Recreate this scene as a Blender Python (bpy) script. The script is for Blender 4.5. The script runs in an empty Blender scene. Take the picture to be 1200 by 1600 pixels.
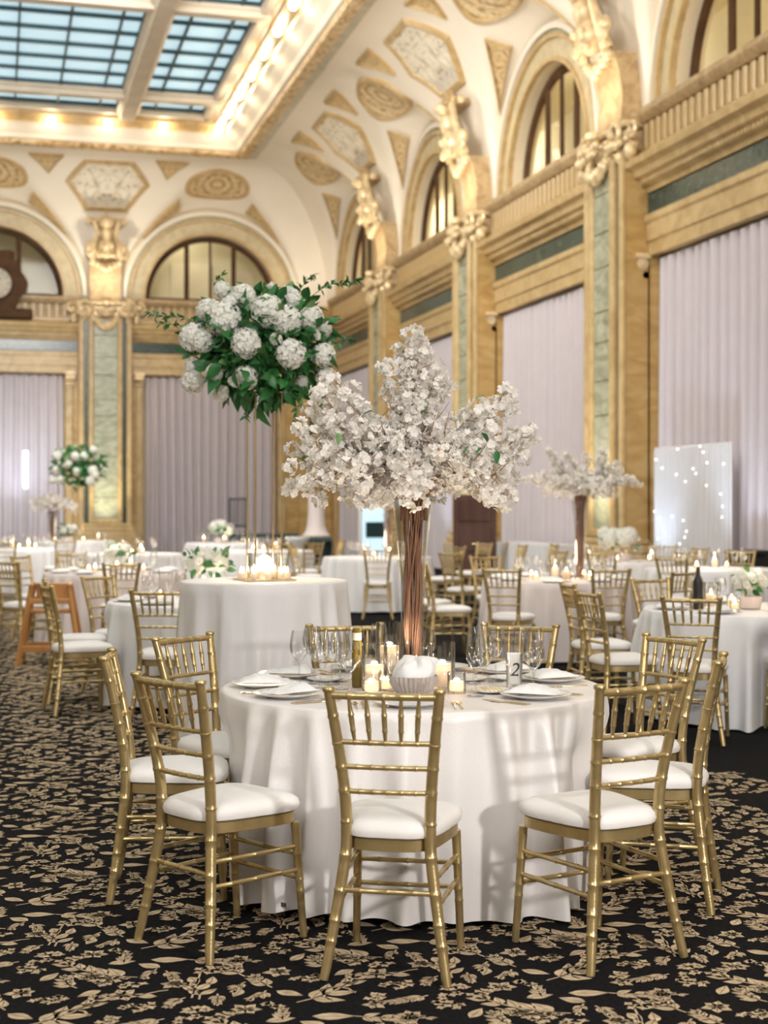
import bpy, math, random
from math import sin, cos, pi, radians, sqrt
from mathutils import Vector, Matrix
random.seed(7)
SC = bpy.context.scene
COL = SC.collection

# ---------------------------------------------------------------- camera, world, light, exposure
YAW = math.atan(610/2300)              # the lens looks a little towards the right-hand wall
CA, SA = cos(YAW), sin(YAW)
CAMH = 1.494
cam = bpy.data.cameras.new('camera'); camo = bpy.data.objects.new('camera', cam); COL.objects.link(camo)
camo.location = (0, 0, CAMH); camo.rotation_euler = (pi/2, 0, -YAW)
cam.sensor_fit = 'VERTICAL'; cam.sensor_height = 36; cam.lens = 36*2300/1600
cam.shift_y = -10/1600; cam.clip_end = 200
cam.dof.use_dof = True; cam.dof.focus_distance = 5.75; cam.dof.aperture_fstop = 2.8
SC.camera = camo

def at(px, D, z=0.0):
    """floor point D metres in front of the lens, px = its column in a 1200 px wide frame"""
    R = (px-600)*D/2300
    return Vector((R*CA+D*SA, D*CA-R*SA, z))

SC.view_settings.view_transform = 'Standard'; SC.view_settings.look = 'None'
SC.view_settings.exposure = 0.0; SC.view_settings.gamma = 1.0; SC.view_settings.use_curve_mapping = False
SC.cycles.use_denoising = True
SC.cycles.max_bounces = 7; SC.cycles.diffuse_bounces = 4; SC.cycles.glossy_bounces = 3
SC.cycles.transparent_max_bounces = 24; SC.cycles.transmission_bounces = 4
SC.cycles.caustics_reflective = False; SC.cycles.caustics_refractive = False
SC.cycles.sample_clamp_indirect = 6; SC.cycles.sample_clamp_direct = 30

world = bpy.data.worlds.new('world'); SC.world = world; world.use_nodes = True
world.node_tree.nodes['Background'].inputs[0].default_value = (0.62, 0.80, 0.92, 1)
world.node_tree.nodes['Background'].inputs[1].default_value = 0.85

def light(name, kind, loc, energy, color=(1, 1, 1), target=None, size=None, **kw):
    l = bpy.data.lights.new(name, kind); l.energy = energy; l.color = color
    if kind == 'AREA':
        l.size = size or 1
        if 'size_y' in kw: l.shape = 'RECTANGLE'; l.size_y = kw['size_y']
    elif size is not None: l.shadow_soft_size = size
    if kind == 'SPOT':
        l.spot_size = kw.get('cone', radians(80)); l.spot_blend = kw.get('blend', 0.6)
    o = bpy.data.objects.new(name, l); COL.objects.link(o); o.location = loc
    if target is not None:
        o.rotation_euler = (Vector(target)-Vector(loc)).to_track_quat('-Z', 'Y').to_euler()
    return o

# photographer's flash lamp on a stand behind the camera on the right: throws the chair-back shadows on the cloth
light('flash_lamp', 'AREA', (2.9, -0.6, 2.1), 178, (1.0, 0.97, 0.94), (1.7, 5.9, 0.75), 0.28)
# large area fills, added high up out of view to brighten the hall
light('added_fill', 'AREA', (-4.5, -3.5, 8.5), 660, (1.0, 0.97, 0.94), (2.0, 11, 1.0), 5.0)
light('added_fill', 'AREA', (4.0, -2.0, 9.5), 520, (1.0, 0.97, 0.95), (3.5, 20, 2.5), 5.0)
light('added_fill', 'AREA', (1.0, 13.0, 11.0), 1150, (1.0, 0.96, 0.92), (4.5, 27, 1.0), 5.0)
light('added_fill', 'AREA', (0.5, 23.0, 11.4), 1900, (1.0, 0.97, 0.94), (4.0, 42, 2.5), 5.0)

# ---------------------------------------------------------------- mesh helpers
class MB:
    def __init__(s): s.v = []; s.f = []; s.uv = None
    def add(s, vs, fs):
        o = len(s.v); s.v.extend(vs); s.f.extend([tuple(i+o for i in f) for f in fs]); return s
    def merge(s, other, M=None):
        return s.add([tuple(M @ Vector(p)) for p in other.v] if M is not None else other.v, other.f)
    def box(s, c, d, fn=None):
        x, y, z = c; a, b, e = d[0]/2, d[1]/2, d[2]/2
        vs = [(x-a, y-b, z-e), (x+a, y-b, z-e), (x+a, y+b, z-e), (x-a, y+b, z-e),
              (x-a, y-b, z+e), (x+a, y-b, z+e), (x+a, y+b, z+e), (x-a, y+b, z+e)]
        if fn: vs = [fn(*p) for p in vs]
        return s.add(vs, [(0, 3, 2, 1), (4, 5, 6, 7), (0, 1, 5, 4), (1, 2, 6, 5), (2, 3, 7, 6), (3, 0, 4, 7)])
    def bbox(s, c, d, b=0.01, fn=None):
        """box with chamfered edges"""
        x, y, z = c; h = [d[0]/2, d[1]/2, d[2]/2]; b = min(b, min(h)*0.9)
        bm = []; idx = {}
        for sx in (-1, 1):
            for sy in (-1, 1):
                for sz in (-1, 1):
                    for ax in range(3):
                        p = [sx*(h[0]-b), sy*(h[1]-b), sz*(h[2]-b)]; p[ax] = (sx, sy, sz)[ax]*h[ax]
                        idx[(sx, sy, sz, ax)] = len(bm); bm.append((x+p[0], y+p[1], z+p[2]))
        F = []; S = (-1, 1)
        for ax in range(3):
            for sg in S:
                o = [(a, c2) for a, c2 in ((-1, -1), (1, -1), (1, 1), (-1, 1))]
                F.append(tuple(idx[tuple(_ins(ax, sg, a, c2))+(ax,)] for a, c2 in o))
        for ax in range(3):          # chamfers along axis ax
            o1, o2 = [i for i in range(3) if i != ax]
            for s1 in S:
                for s2 in S:
                    q = []
                    for t, face in ((-1, o1), (1, o1), (1, o2), (-1, o2)):
                        k = [0, 0, 0]; k[ax] = t; k[o1] = s1; k[o2] = s2; q.append(idx[tuple(k)+(face,)])
                    F.append(tuple(q))
        for sx in S:
            for sy in S:
                for sz in S: F.append(tuple(idx[(sx, sy, sz, a)] for a in range(3)))
        if fn: bm = [fn(*p) for p in bm]
        return s.add(bm, F)
    def tube(s, pts, rad, n=8, cap=True):
        pts = [Vector(p) for p in pts]; k = len(pts)
        if not isinstance(rad, (list, tuple)): rad = [rad]*k
        t0 = (pts[1]-pts[0]).normalized()
        ref = Vector((0, 0, 1)) if abs(t0.z) < 0.9 else Vector((1, 0, 0))
        u = t0.cross(ref).normalized(); vs = []; o = 0
        for i in range(k):
            t = (pts[min(i+1, k-1)]-pts[max(i-1, 0)])
            t = t.normalized() if t.length > 1e-9 else t0
            u = (u-t*u.dot(t)); u = u.normalized() if u.length > 1e-9 else t.orthogonal().normalized()
            w = t.cross(u)
            for j in range(n):
                a = 2*pi*j/n; vs.append(tuple(pts[i]+(u*cos(a)+w*sin(a))*rad[i]))
        fs = [(i*n+j, i*n+(j+1) % n, (i+1)*n+(j+1) % n, (i+1)*n+j) for i in range(k-1) for j in range(n)]
        if cap: fs += [tuple(range(n))[::-1], tuple((k-1)*n+j for j in range(n))]
        return s.add(vs, fs)
    def lathe(s, prof, n=24, c=(0, 0, 0), capb=True, capt=True, sx=1, sy=1):
        k = len(prof); vs = []
        for r, z in prof:
            for j in range(n):
                a = 2*pi*j/n; vs.append((c[0]+r*cos(a)*sx, c[1]+r*sin(a)*sy, c[2]+z))
        fs = [(i*n+j, i*n+(j+1) % n, (i+1)*n+(j+1) % n, (i+1)*n+j) for i in range(k-1) for j in range(n)]
        if capb: fs.append(tuple(range(n))[::-1])
        if capt: fs.append(tuple((k-1)*n+j for j in range(n)))
        return s.add(vs, fs)
    def ball(s, c, r, n=8, m=6, sc=(1, 1, 1)):
        prof = [(max(1e-4, r*sin(pi*i/m)), -r*cos(pi*i/m)) for i in range(m+1)]
        b = MB().lathe(prof, n)
        return s.add([(c[0]+x*sc[0], c[1]+y*sc[1], c[2]+z*sc[2]) for x, y, z in b.v], b.f)
    def grid(s, fn, nu, nv, wrapu=False):
        o = nu if wrapu else nu+1
        vs = [fn(i/nu, j/nv) for j in range(nv+1) for i in range(o)]
        fs = [(j*o+i, j*o+(i+1) % o, (j+1)*o+(i+1) % o, (j+1)*o+i) for j in range(nv) for i in range(nu)]
        return s.add(vs, fs)
    def prism(s, poly, d0, d1, fn):
        """2-D polygon swept between depths d0 and d1; fn(a, b, d) -> point"""
        n = len(poly)
        return s.add([fn(a, b, d0) for a, b in poly]+[fn(a, b, d1) for a, b in poly],
                     [tuple(range(n))[::-1], tuple(range(n, 2*n))]+[(i, (i+1) % n, n+(i+1) % n, n+i) for i in range(n)])
def _ins(ax, sg, a, b):
    r = [a, b]; r.insert(ax, sg); return r

def mesh(name, mb, mat, smooth=40):
    me = bpy.data.meshes.new(name); me.from_pydata(mb.v, [], mb.f); me.materials.append(mat)
    if mb.uv:
        ul = me.uv_layers.new(name='UVMap')
        for lp in me.loops: ul.data[lp.index].uv = mb.uv[lp.vertex_index]
    me.update()
    if smooth:
        me.shade_smooth()
        if smooth < 180: me.set_sharp_from_angle(angle=radians(smooth))
    return me
def obj(name, mb, mat, parent=None, loc=None, rot=None, smooth=40):
    me = mb if isinstance(mb, bpy.types.Mesh) else mesh(name, mb, mat, smooth)
    o = bpy.data.objects.new(name, me); COL.objects.link(o); o.parent = parent
    if loc is not None: o.location = loc
    if rot is not None: o.rotation_euler = rot
    return o
def tag(o, label, cat, group=None, kind=None):
    if label: o['label'] = label
    if cat: o['category'] = cat
    if group: o['group'] = group
    if kind: o['kind'] = kind
    return o
def thing(name, label, cat, loc=(0, 0, 0), rz=0, group=None):
    o = bpy.data.objects.new(name, None); COL.objects.link(o); o.location = loc; o.rotation_euler = (0, 0, rz)
    o.empty_display_size = 0.1
    return tag(o, label, cat, group)
def struct(name, mb, mat, parent=None, smooth=40):
    o = obj(name, mb, mat, parent, smooth=smooth); o['kind'] = 'structure'; return o
def copy_tree(o, loc=None, rz=None, label=None, group=None, parent=None):
    c = o.copy(); COL.objects.link(c); c.parent = parent
    for ch in o.children: copy_tree(ch, parent=c)
    if loc is not None: c.location = loc
    if rz is not None: c.rotation_euler = (0, 0, rz)
    if label: c['label'] = label
    if group: c['group'] = group
    return c

# ---------------------------------------------------------------- materials
def new_mat(name):
    m = bpy.data.materials.new(name); m.use_nodes = True; nt = m.node_tree
    return m, nt, nt.nodes['Principled BSDF']
def setp(b, **k):
    al = dict(color='Base Color', rough='Roughness', metal='Metallic', spec='Specular IOR Level', sheen='Sheen Weight',
              trans='Transmission Weight', emit='Emission Strength', ecol='Emission Color', alpha='Alpha')
    for key, v in k.items():
        i = b.inputs[al[key]]; i.default_value = (*v, 1) if key in ('color', 'ecol') else v
def mat(name, color, rough=0.5, metal=0.0, var=0.12, scale=6.0, bump=0.0, bscale=None, stretch=None, **k):
    """principled surface with noise-driven tone variation and fine relief"""
    m, nt, b = new_mat(name); setp(b, rough=rough, metal=metal, **k); N, L = nt.nodes, nt.links
    tc = N.new('ShaderNodeTexCoord'); mp = N.new('ShaderNodeMapping'); L.new(tc.outputs['Object'], mp.inputs[0])
    if stretch: mp.inputs['Scale'].default_value = stretch
    n = N.new('ShaderNodeTexNoise'); n.inputs['Scale'].default_value = scale; n.inputs['Detail'].default_value = 4
    L.new(mp.outputs[0], n.inputs[0])
    r = N.new('ShaderNodeValToRGB'); L.new(n.outputs[0], r.inputs[0]); L.new(r.outputs[0], b.inputs['Base Color'])
    r.color_ramp.elements[0].position = 0.3; r.color_ramp.elements[1].position = 0.7
    r.color_ramp.elements[0].color = (*[c*(1-var) for c in color], 1)
    r.color_ramp.elements[1].color = (*[min(1, c*(1+var)) for c in color], 1)
    if bump:
        n2 = N.new('ShaderNodeTexNoise'); n2.inputs['Scale'].default_value = bscale or scale*6; n2.inputs['Detail'].default_value = 3
        L.new(mp.outputs[0], n2.inputs[0]); bu = N.new('ShaderNodeBump'); bu.inputs['Strength'].default_value = bump
        bu.inputs['Distance'].default_value = 0.02; L.new(n2.outputs[0], bu.inputs['Height']); L.new(bu.outputs[0], b.inputs['Normal'])
    return m
def ramp_mat(name, stops, scale=4, detail=6, rough=0.4, metal=0.0, distort=1.5, stretch=None, bump=0.0, coord='Object'):
    """veined stone / painted ornament: noise through a multi-stop ramp"""
    m, nt, b = new_mat(name); setp(b, rough=rough, metal=metal); N, L = nt.nodes, nt.links
    tc = N.new('ShaderNodeTexCoord'); mp = N.new('ShaderNodeMapping'); L.new(tc.outputs[coord], mp.inputs[0])
    if stretch: mp.inputs['Scale'].default_value = stretch
    n = N.new('ShaderNodeTexNoise'); n.inputs['Scale'].default_value = scale; n.inputs['Detail'].default_value = detail
    n.inputs['Distortion'].default_value = distort; L.new(mp.outputs[0], n.inputs[0])
    r = N.new('ShaderNodeValToRGB'); L.new(n.outputs[0], r.inputs[0]); L.new(r.outputs[0], b.inputs['Base Color'])
    e = r.color_ramp.elements
    while len(e) < len(stops): e.new(0.5)
    for el, (p, c) in zip(e, stops): el.position = p; el.color = (*c, 1)
    if bump:
        bu = N.new('ShaderNodeBump'); bu.inputs['Strength'].default_value = bump; bu.inputs['Distance'].default_value = 0.05
        L.new(n.outputs[0], bu.inputs['Height']); L.new(bu.outputs[0], b.inputs['Normal'])
    return m
def glow(name, color, strength):
    m, nt, b = new_mat(name); setp(b, color=color, ecol=color, emit=strength); return m
def thin_glass(name, tint=(0.985, 0.99, 0.99), base=0.06, rough=0.02, edge=0.8):
    m = bpy.data.materials.new(name); m.use_nodes = True; nt = m.node_tree; N, L = nt.nodes, nt.links
    N.remove(N['Principled BSDF']); out = N['Material Output']
    t = N.new('ShaderNodeBsdfTransparent'); t.inputs[0].default_value = (*tint, 1)
    g = N.new('ShaderNodeBsdfGlossy'); g.inputs['Roughness'].default_value = rough
    lw = N.new('ShaderNodeLayerWeight'); lw.inputs['Blend'].default_value = 0.25
    mm = N.new('ShaderNodeMath'); mm.operation = 'MULTIPLY_ADD'; mm.inputs[1].default_value = edge; mm.inputs[2].default_value = base
    L.new(lw.outputs['Fresnel'], mm.inputs[0]); mx = N.new('ShaderNodeMixShader'); L.new(mm.outputs[0], mx.inputs[0])
    L.new(t.outputs[0], mx.inputs[1]); L.new(g.outputs[0], mx.inputs[2]); L.new(mx.outputs[0], out.inputs[0])
    return m
def cloth_mat(name, color, transl=0.15, rough=0.6, sheen=0.2, bump=0.05, scale=60):
    m = mat(name, color, rough, 0, 0.03, 3, bump, scale, sheen=sheen); nt = m.node_tree; N, L = nt.nodes, nt.links
    b = N['Principled BSDF']; t = N.new('ShaderNodeBsdfTranslucent'); t.inputs[0].default_value = (*color, 1)
    mx = N.new('ShaderNodeMixShader'); mx.inputs[0].default_value = transl
    L.new(b.outputs[0], mx.inputs[1]); L.new(t.outputs[0], mx.inputs[2]); L.new(mx.outputs[0], N['Material Output'].inputs[0])
    return m

STONE = ramp_mat('golden stone', [(0.25, (0.36, 0.215, 0.07)), (0.5, (0.50, 0.32, 0.115)), (0.75, (0.62, 0.44, 0.20))], 1.6, 6, 0.38, 0, 1.2, (1, 1, 2.2))
STONE2 = ramp_mat('pale golden moulding', [(0.3, (0.45, 0.305, 0.13)), (0.7, (0.64, 0.475, 0.245))], 2.5, 4, 0.35)
STONEB = ramp_mat('tan ornamented stone', [(0.35, (0.40, 0.27, 0.13)), (0.65, (0.58, 0.43, 0.24))], 5, 4, 0.45, 0, 1, None, 0.3)
PLASTER = mat('cream plaster', (0.80, 0.70, 0.51), 0.6, 0, 0.05, 1.5)
ARCHIV = mat('grey gold archivolt', (0.60, 0.51, 0.32), 0.45, 0, 0.14, 5, 0.3, 14)
VAULT = mat('ivory vault paint', (0.87, 0.80, 0.68), 0.55, 0, 0.03, 1.0)
GREENLINE = mat('sage painted line', (0.42, 0.42, 0.28), 0.5)
GILT = mat('gilded ornament', (0.80, 0.63, 0.38), 0.34, 0.25, 0.22, 7, 0.4, 12)
RELIEF = ramp_mat('gilded relief', [(0.36, (0.33, 0.19, 0.07)), (0.46, (0.62, 0.43, 0.20)), (0.60, (0.78, 0.62, 0.38))], 3.2, 3, 0.45, 0.1, 2.2, None, 0.6)
GREENM = ramp_mat('grey green marble', [(0.3, (0.24, 0.27, 0.19)), (0.5, (0.38, 0.39, 0.28)), (0.72, (0.52, 0.52, 0.40))], 1.4, 8, 0.25, 0, 2.5, (1, 1, 2))
DARKG = ramp_mat('dark green marble', [(0.3, (0.012, 0.03, 0.025)), (0.6, (0.035, 0.07, 0.055)), (0.8, (0.10, 0.15, 0.12))], 3, 8, 0.2, 0, 2.0)
WOODF = mat('dark window wood', (0.085, 0.042, 0.018), 0.6, 0, 0.25, 4, spec=0.15)
CURT = cloth_mat('blush sheer curtain', (0.73, 0.665, 0.69), 0.25, 0.8, 0.1, 0.02, 30)
SHEER = cloth_mat('white sheer drape', (0.78, 0.78, 0.80), 0.3, 0.8, 0.1, 0.02, 30)
CLOTH = cloth_mat('ivory satin tablecloth', (0.83, 0.795, 0.775), 0.06, 0.34, 0.3, 0.06, 90)
CLOTHW = cloth_mat('white tablecloth', (0.84, 0.83, 0.84), 0.10, 0.6, 0.2, 0.04, 70)
CLOTHB = cloth_mat('blush tablecloth', (0.72, 0.635, 0.61), 0.08, 0.55, 0.3, 0.04, 70)
CUSH = cloth_mat('ivory seat fabric', (0.83, 0.80, 0.775), 0.02, 0.75, 0.15, 0.08, 40)
GOLDP = mat('gold chair paint', (0.56, 0.43, 0.21), 0.30, 0.75, 0.12, 14, 0.05, 120)
GOLDM = mat('polished gold metal', (0.86, 0.70, 0.46), 0.25, 0.95, 0.06, 8)
CARPET = mat('black carpet pile', (0.0085, 0.008, 0.009), 0.95, 0, 0.4, 60, 0.5, 220, spec=0.1)
CARPETL = mat('beige carpet pile', (0.60, 0.46, 0.30), 0.95, 0, 0.25, 26, 0.5, 240, spec=0.1)
GLASS = thin_glass('clear glass', (0.985, 0.99, 0.99), 0.08, 0.04, 0.58)
GLASSV = thin_glass('vase glass', (0.975, 0.985, 0.985), 0.07, 0.02, 0.35)
CHINA = mat('white china', (0.84, 0.83, 0.82), 0.2, 0, 0.02, 2)
NAPK = cloth_mat('white napkin linen', (0.85, 0.845, 0.84), 0.1, 0.8, 0.1, 0.08, 120)
WAX = cloth_mat('ivory candle wax', (0.92, 0.84, 0.74), 0.65, 0.5, 0, 0.0, 10)
FLAME = glow('candle flame', (1.0, 0.70, 0.38), 60)
BULB = glow('warm light bulb', (1.0, 0.84, 0.60), 26)
PETAL = cloth_mat('white blossom petal', (0.94, 0.91, 0.865), 0.42, 0.7, 0.1, 0.0, 10)
PETALW = cloth_mat('ivory hydrangea petal', (0.93, 0.925, 0.87), 0.35, 0.7, 0.1, 0.0, 10)
LEAFM = ramp_mat('green leaf', [(0.3, (0.02, 0.11, 0.03)), (0.55, (0.05, 0.21, 0.055)), (0.8, (0.15, 0.33, 0.11))], 9, 2, 0.42, 0, 0.4)
LEAFL = ramp_mat('fresh green leaf', [(0.3, (0.08, 0.19, 0.05)), (0.7, (0.24, 0.37, 0.14))], 9, 2, 0.45, 0, 0.4)
BARK = ramp_mat('brown branch bark', [(0.3, (0.20, 0.09, 0.055)), (0.7, (0.42, 0.22, 0.14))], 30, 3, 0.6, 0, 0.5, (1, 1, 0.2))
STAMEN = mat('blossom heart', (0.42, 0.30, 0.12), 0.6)
HWOOD = ramp_mat('orange brown wood', [(0.3, (0.36, 0.16, 0.045)), (0.7, (0.52, 0.26, 0.09))], 6, 4, 0.4, 0, 0.6, (1, 1, 0.15))
DOORW = ramp_mat('dark red brown door wood', [(0.3, (0.045, 0.014, 0.008)), (0.7, (0.10, 0.035, 0.02))], 3, 5, 0.35, 0, 1.0, (1, 1, 0.1))
TEAL = mat('dark teal painted metal', (0.02, 0.05, 0.055), 0.4, 0.2)
BLACK = mat('black plastic', (0.012, 0.012, 0.012), 0.4)
# ================================================================ the hall
W, BY = 10.0, 44.6                     # right wall plane x = W, back wall plane y = BY, left wall x = -W
RB, BB = 7.28, 6.4                      # bay widths: side walls, back wall
E, Z0, HC = 2.7, 7.7, 3.76             # coved vault: inset, springing height, rise
R_BAYS = [40.3-RB*i for i in range(5)]
B_BAYS = [0.0, 6.4, -6.4]
YR = -14.0                             # rear end of the hall, behind the camera

def m_right(v, p, z): return (W-p, v, z)
def m_back(v, p, z): return (v, BY-p, z)
def cove(e): return Z0+HC*sqrt(max(0, 1-(1-min(e, E)/E)**2))
def lun(v, e, w):
    h = min(HC-0.02, 2.75+1.0*min(1, e/2.1))
    return Z0+h*sqrt(max(0, 1-(v/w)**2)) if abs(v) < w else Z0-1
def vz(v, e, w):
    a, b, k = cove(e), lun(v, e, w), 0.05
    d = max(-1, min(1, (a-b)/k)); return max(a, b)+(k*0.25*(1-abs(d))**2)

# --- floor and its woven pattern
floor = struct('floor', MB().box((0, (BY+YR)/2, -0.05), (2*W+1.2, BY-YR+1.2, 0.1)), CARPET)
def motif_tile():
    rnd = random.Random(11); mb = MB(); TX, TY = 0.80, 0.66; zz = 0.0
    def leaf(x, y, a, L, wd, curl=0.0):
        n = 5; up = []; dn = []
        for i in range(n+1):
            t = i/n; w = wd*(sin(pi*t**0.8)**1.15) if 0 < t < 1 else 0; b = curl*L*(t*t)
            up.append((t*L, b+w)); dn.append((t*L, b-w))
        ca, sa = cos(a), sin(a); g = 0.0011 if L > 0.03 else 0.0
        mid = [(t*L/n, curl*L*(t/n)**2) for t in range(n+1)]
        for edge, s in ((up, 1), (dn, -1)):
            poly = edge+[(u, v+s*g) for u, v in mid[1:-1]][::-1]
            mb.add([(x+u*ca-v*sa, y+u*sa+v*ca, zz) for u, v in poly], [tuple(range(len(poly)))[::s*-1]])
    def stem(pts, w=0.0032):
        vs = []
        for i, (x, y) in enumerate(pts):
            x2, y2 = pts[min(i+1, len(pts)-1)]; x1, y1 = pts[max(i-1, 0)]; d = math.hypot(x2-x1, y2-y1) or 1
            nx, ny = -(y2-y1)/d*w, (x2-x1)/d*w; vs += [(x+nx, y+ny, zz), (x-nx, y-ny, zz)]
        mb.add(vs, [(2*i, 2*i+1, 2*i+3, 2*i+2) for i in range(len(pts)-1)])
    def sprig(x, y, a, n, L, curve, lw, grow=0.0):
        pts = [(x, y)]; step = L/n
        for i in range(n):
            a += curve/n; x += cos(a)*step; y += sin(a)*step; pts.append((x, y))
            for sd in (-1, 1):
                if rnd.random() < 0.93:
                    l = lw*(1.15-0.55*i/n)*rnd.uniform(0.85, 1.15)
                    leaf(x, y, a+sd*rnd.uniform(0.6, 0.95), l, l*rnd.uniform(0.21, 0.29), sd*-0.12)
        leaf(x, y, a, lw*0.8, lw*0.18); stem(pts)
    def rosette(x, y, n, L):
        a0 = rnd.random()*6
        for i in range(n): leaf(x, y, a0+2*pi*i/n+rnd.uniform(-.15, .15), L*rnd.uniform(0.85, 1.1), L*0.33)
    def berries(x, y, n, sp):
        for i in range(n):
            a, r = rnd.random()*6.28, sp*sqrt(rnd.random()); rosette(x+r*cos(a)*1.3, y+r*sin(a)*0.8, 4, 0.018)
    sprig(0.06, 0.10, 0.25, 5, 0.28, 0.7, 0.088)
    sprig(0.42, 0.46, 2.9, 5, 0.27, -0.8, 0.090)
    sprig(0.58, 0.20, 1.1, 4, 0.18, 1.1, 0.070)
    sprig(0.60, 0.60, -0.5, 8, 0.21, 0.3, 0.045)
    sprig(0.22, 0.56, -0.9, 7, 0.18, 0.6, 0.042)
    sprig(0.46, 0.06, 3.6, 7, 0.17, -0.5, 0.040)
    sprig(0.75, 0.38, 2.2, 4, 0.15, -0.9, 0.062)
    rosette(0.36, 0.30, 6, 0.055); rosette(0.70, 0.08, 6, 0.050); rosette(0.06, 0.40, 6, 0.052); rosette(0.52, 0.36, 5, 0.042)
    rosette(0.28, 0.02, 5, 0.040); rosette(0.76, 0.56, 6, 0.046)
    berries(0.16, 0.32, 12, 0.052); berries(0.66, 0.48, 12, 0.052); berries(0.40, 0.18, 11, 0.045); berries(0.08, 0.62, 10, 0.045)
    berries(0.32, 0.43, 6, 0.032); berries(0.56, 0.11, 7, 0.036)
    for a, x, y in ((0.4, .2, .21), (2.4, .50, .54), (3.5, .30, .36), (1.2, .63, .33), (5.5, .02, .22), (0.8, .12, .50), (4.2, .72, .26), (2.8, .46, .26), (0.2, .34, .62), (5.0, .58, .42)):
        leaf(x, y, a, rnd.uniform(0.07, 0.10), rnd.uniform(0.018, 0.027), rnd.uniform(-.2, .2))
    # fill the remaining bare patches with small flowers, leaf pairs and berry heads
    placed = [(x % TX, y % TY) for x, y, z in mb.v]
    def clear(x, y, r):
        for px_, py_ in placed:
            dx, dy = abs(px_-x), abs(py_-y); dx = min(dx, TX-dx); dy = min(dy, TY-dy)
            if dx*dx+dy*dy < r*r: return False
        return True
    for r, tries in ((0.060, 500), (0.043, 300)):
        for _ in range(tries):
            x, y = rnd.random()*TX, rnd.random()*TY
            if not clear(x, y, r): continue
            k0 = len(mb.v); q = rnd.random()
            if q < 0.55: sprig(x-r*1.1*cos(q*10), y-r*1.1*sin(q*10), q*10, 4, r*1.9, rnd.uniform(-.8, .8), r*0.85)
            elif q < 0.30: rosette(x, y, rnd.choice((5, 6)), r*0.95)
            elif q < 0.6:
                a = rnd.random()*6.28
                for da in (-0.5, 0.5): leaf(x-cos(a)*r*.9, y-sin(a)*r*.9, a+da, r*1.8, r*0.42)
            elif q < 0.8: berries(x, y, int(3+r*90), r*0.8)
            else: leaf(x-r*0.9, y, rnd.uniform(-.6, .6), r*2.1, r*0.5, rnd.uniform(-.3, .3))
            placed += [(vx % TX, vy % TY) for vx, vy, _z in mb.v[k0:]]
    pts = [(0.2+0.05*cos(t/6*4), 0.14+0.07*sin(t/6*4)) for t in range(7)]; stem(pts, 0.004)
    stem([(0.26+0.03*i, 0.30+0.012*sin(i)) for i in range(9)]); stem([(0.56+0.01*i, 0.22+0.04*i) for i in range(7)])
    return mb, TX, TY
tmb, TX, TY = motif_tile()
full = MB()
nx, ny = int((4.05+1.6)/TX), 56
for j in range(ny):
    for i in range(nx):
        ox = 4.05-TX*(i+1)-0.03; oy = 1.6+TY*j
        sh = (0.4 if j % 2 else 0.0)
        if j > 34 and i < 1: pass
        full.add([(x+ox-(sh if i < nx-1 or True else 0), y+oy, 0.0025) for x, y, z in tmb.v], tmb.f)
fp = obj('carpet_motif', full, CARPETL, floor, smooth=0); fp['kind'] = 'stuff'; fp['label'] = 'beige leaf and flower sprigs woven into the black carpet'

# --- wall builder: lower storey with curtain openings, bands, arched openings above
def extr(mb, prof, v0, v1, M):
    n = len(prof)
    mb.add([M(v0, p, z) for p, z in prof]+[M(v1, p, z) for p, z in prof],
           [(i, i+1, n+i+1, n+i) for i in range(n-1)]+[tuple(range(n)), tuple(range(n, 2*n))[::-1]])
def vbox(mb, M, v0, v1, p0, p1, z0, z1, b=0):
    c = ((v0+v1)/2, (p0+p1)/2, (z0+z1)/2); d = (v1-v0, p1-p0, z1-z0)
    return mb.bbox(c, d, b, M) if b else mb.box(c, d, M)
AR = 2.0                                # arch opening radius
def arch_wall(mb, M, c, half, zt, sill=7.65, n=28):
    """wall field z sill..zt over one bay with a semicircular hole, and the hole's reveal"""
    inner = [(c+AR*cos(pi*i/n), sill+0.05+AR*sin(pi*i/n)) for i in range(n+1)]
    inner = [(c+AR, sill)]+inner+[(c-AR, sill)]
    def outer(v, z):
        dx, dz = v-c, z-sill
        s = min(half/abs(dx) if abs(dx) > 1e-6 else 1e9, (zt-sill)/dz if dz > 1e-6 else 1e9); return (c+dx*s, sill+dz*s)
    out = [outer(*q) for q in inner]; k = len(inner)
    mb.add([M(v, 0, z) for v, z in inner]+[M(v, 0, z) for v, z in out], [(i, i+1, k+i+1, k+i) for i in range(k-1)])
    mb.add([M(v, 0, z) for v, z in inner]+[M(v, -0.45, z) for v, z in inner], [(i, i+1, k+i+1, k+i) for i in range(k-1)])
def ring(mb, M, c, r0, r1, p0, p1, zc=7.70, n=40):
    prof = [(r0, p0), (r0, p1), (r1, p1), (r1, p0)]
    vs = [M(c+r*cos(pi*i/n), p, zc+r*sin(pi*i/n)) for i in range(n+1) for r, p in prof]
    mb.add(vs, [(4*i+j, 4*i+j+1, 4*i+5+j, 4*i+4+j) for i in range(n) for j in range(3)]+[(0, 1, 2, 3), tuple(4*n+j for j in range(4))])
CORN = [(0.0, 6.40), (0.08, 6.40), (0.10, 6.48), (0.17, 6.50), (0.19, 6.58), (0.30, 6.62), (0.33, 6.72), (0.44, 6.76), (0.46, 6.86), (0.20, 6.95), (0.20, 7.04), (0.0, 7.04)]
SILL = [(0.0, 7.46), (0.20, 7.46), (0.27, 7.52), (0.30, 7.58), (0.30, 7.66), (-0.3, 7.66)]
balus_cache = {}
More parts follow.
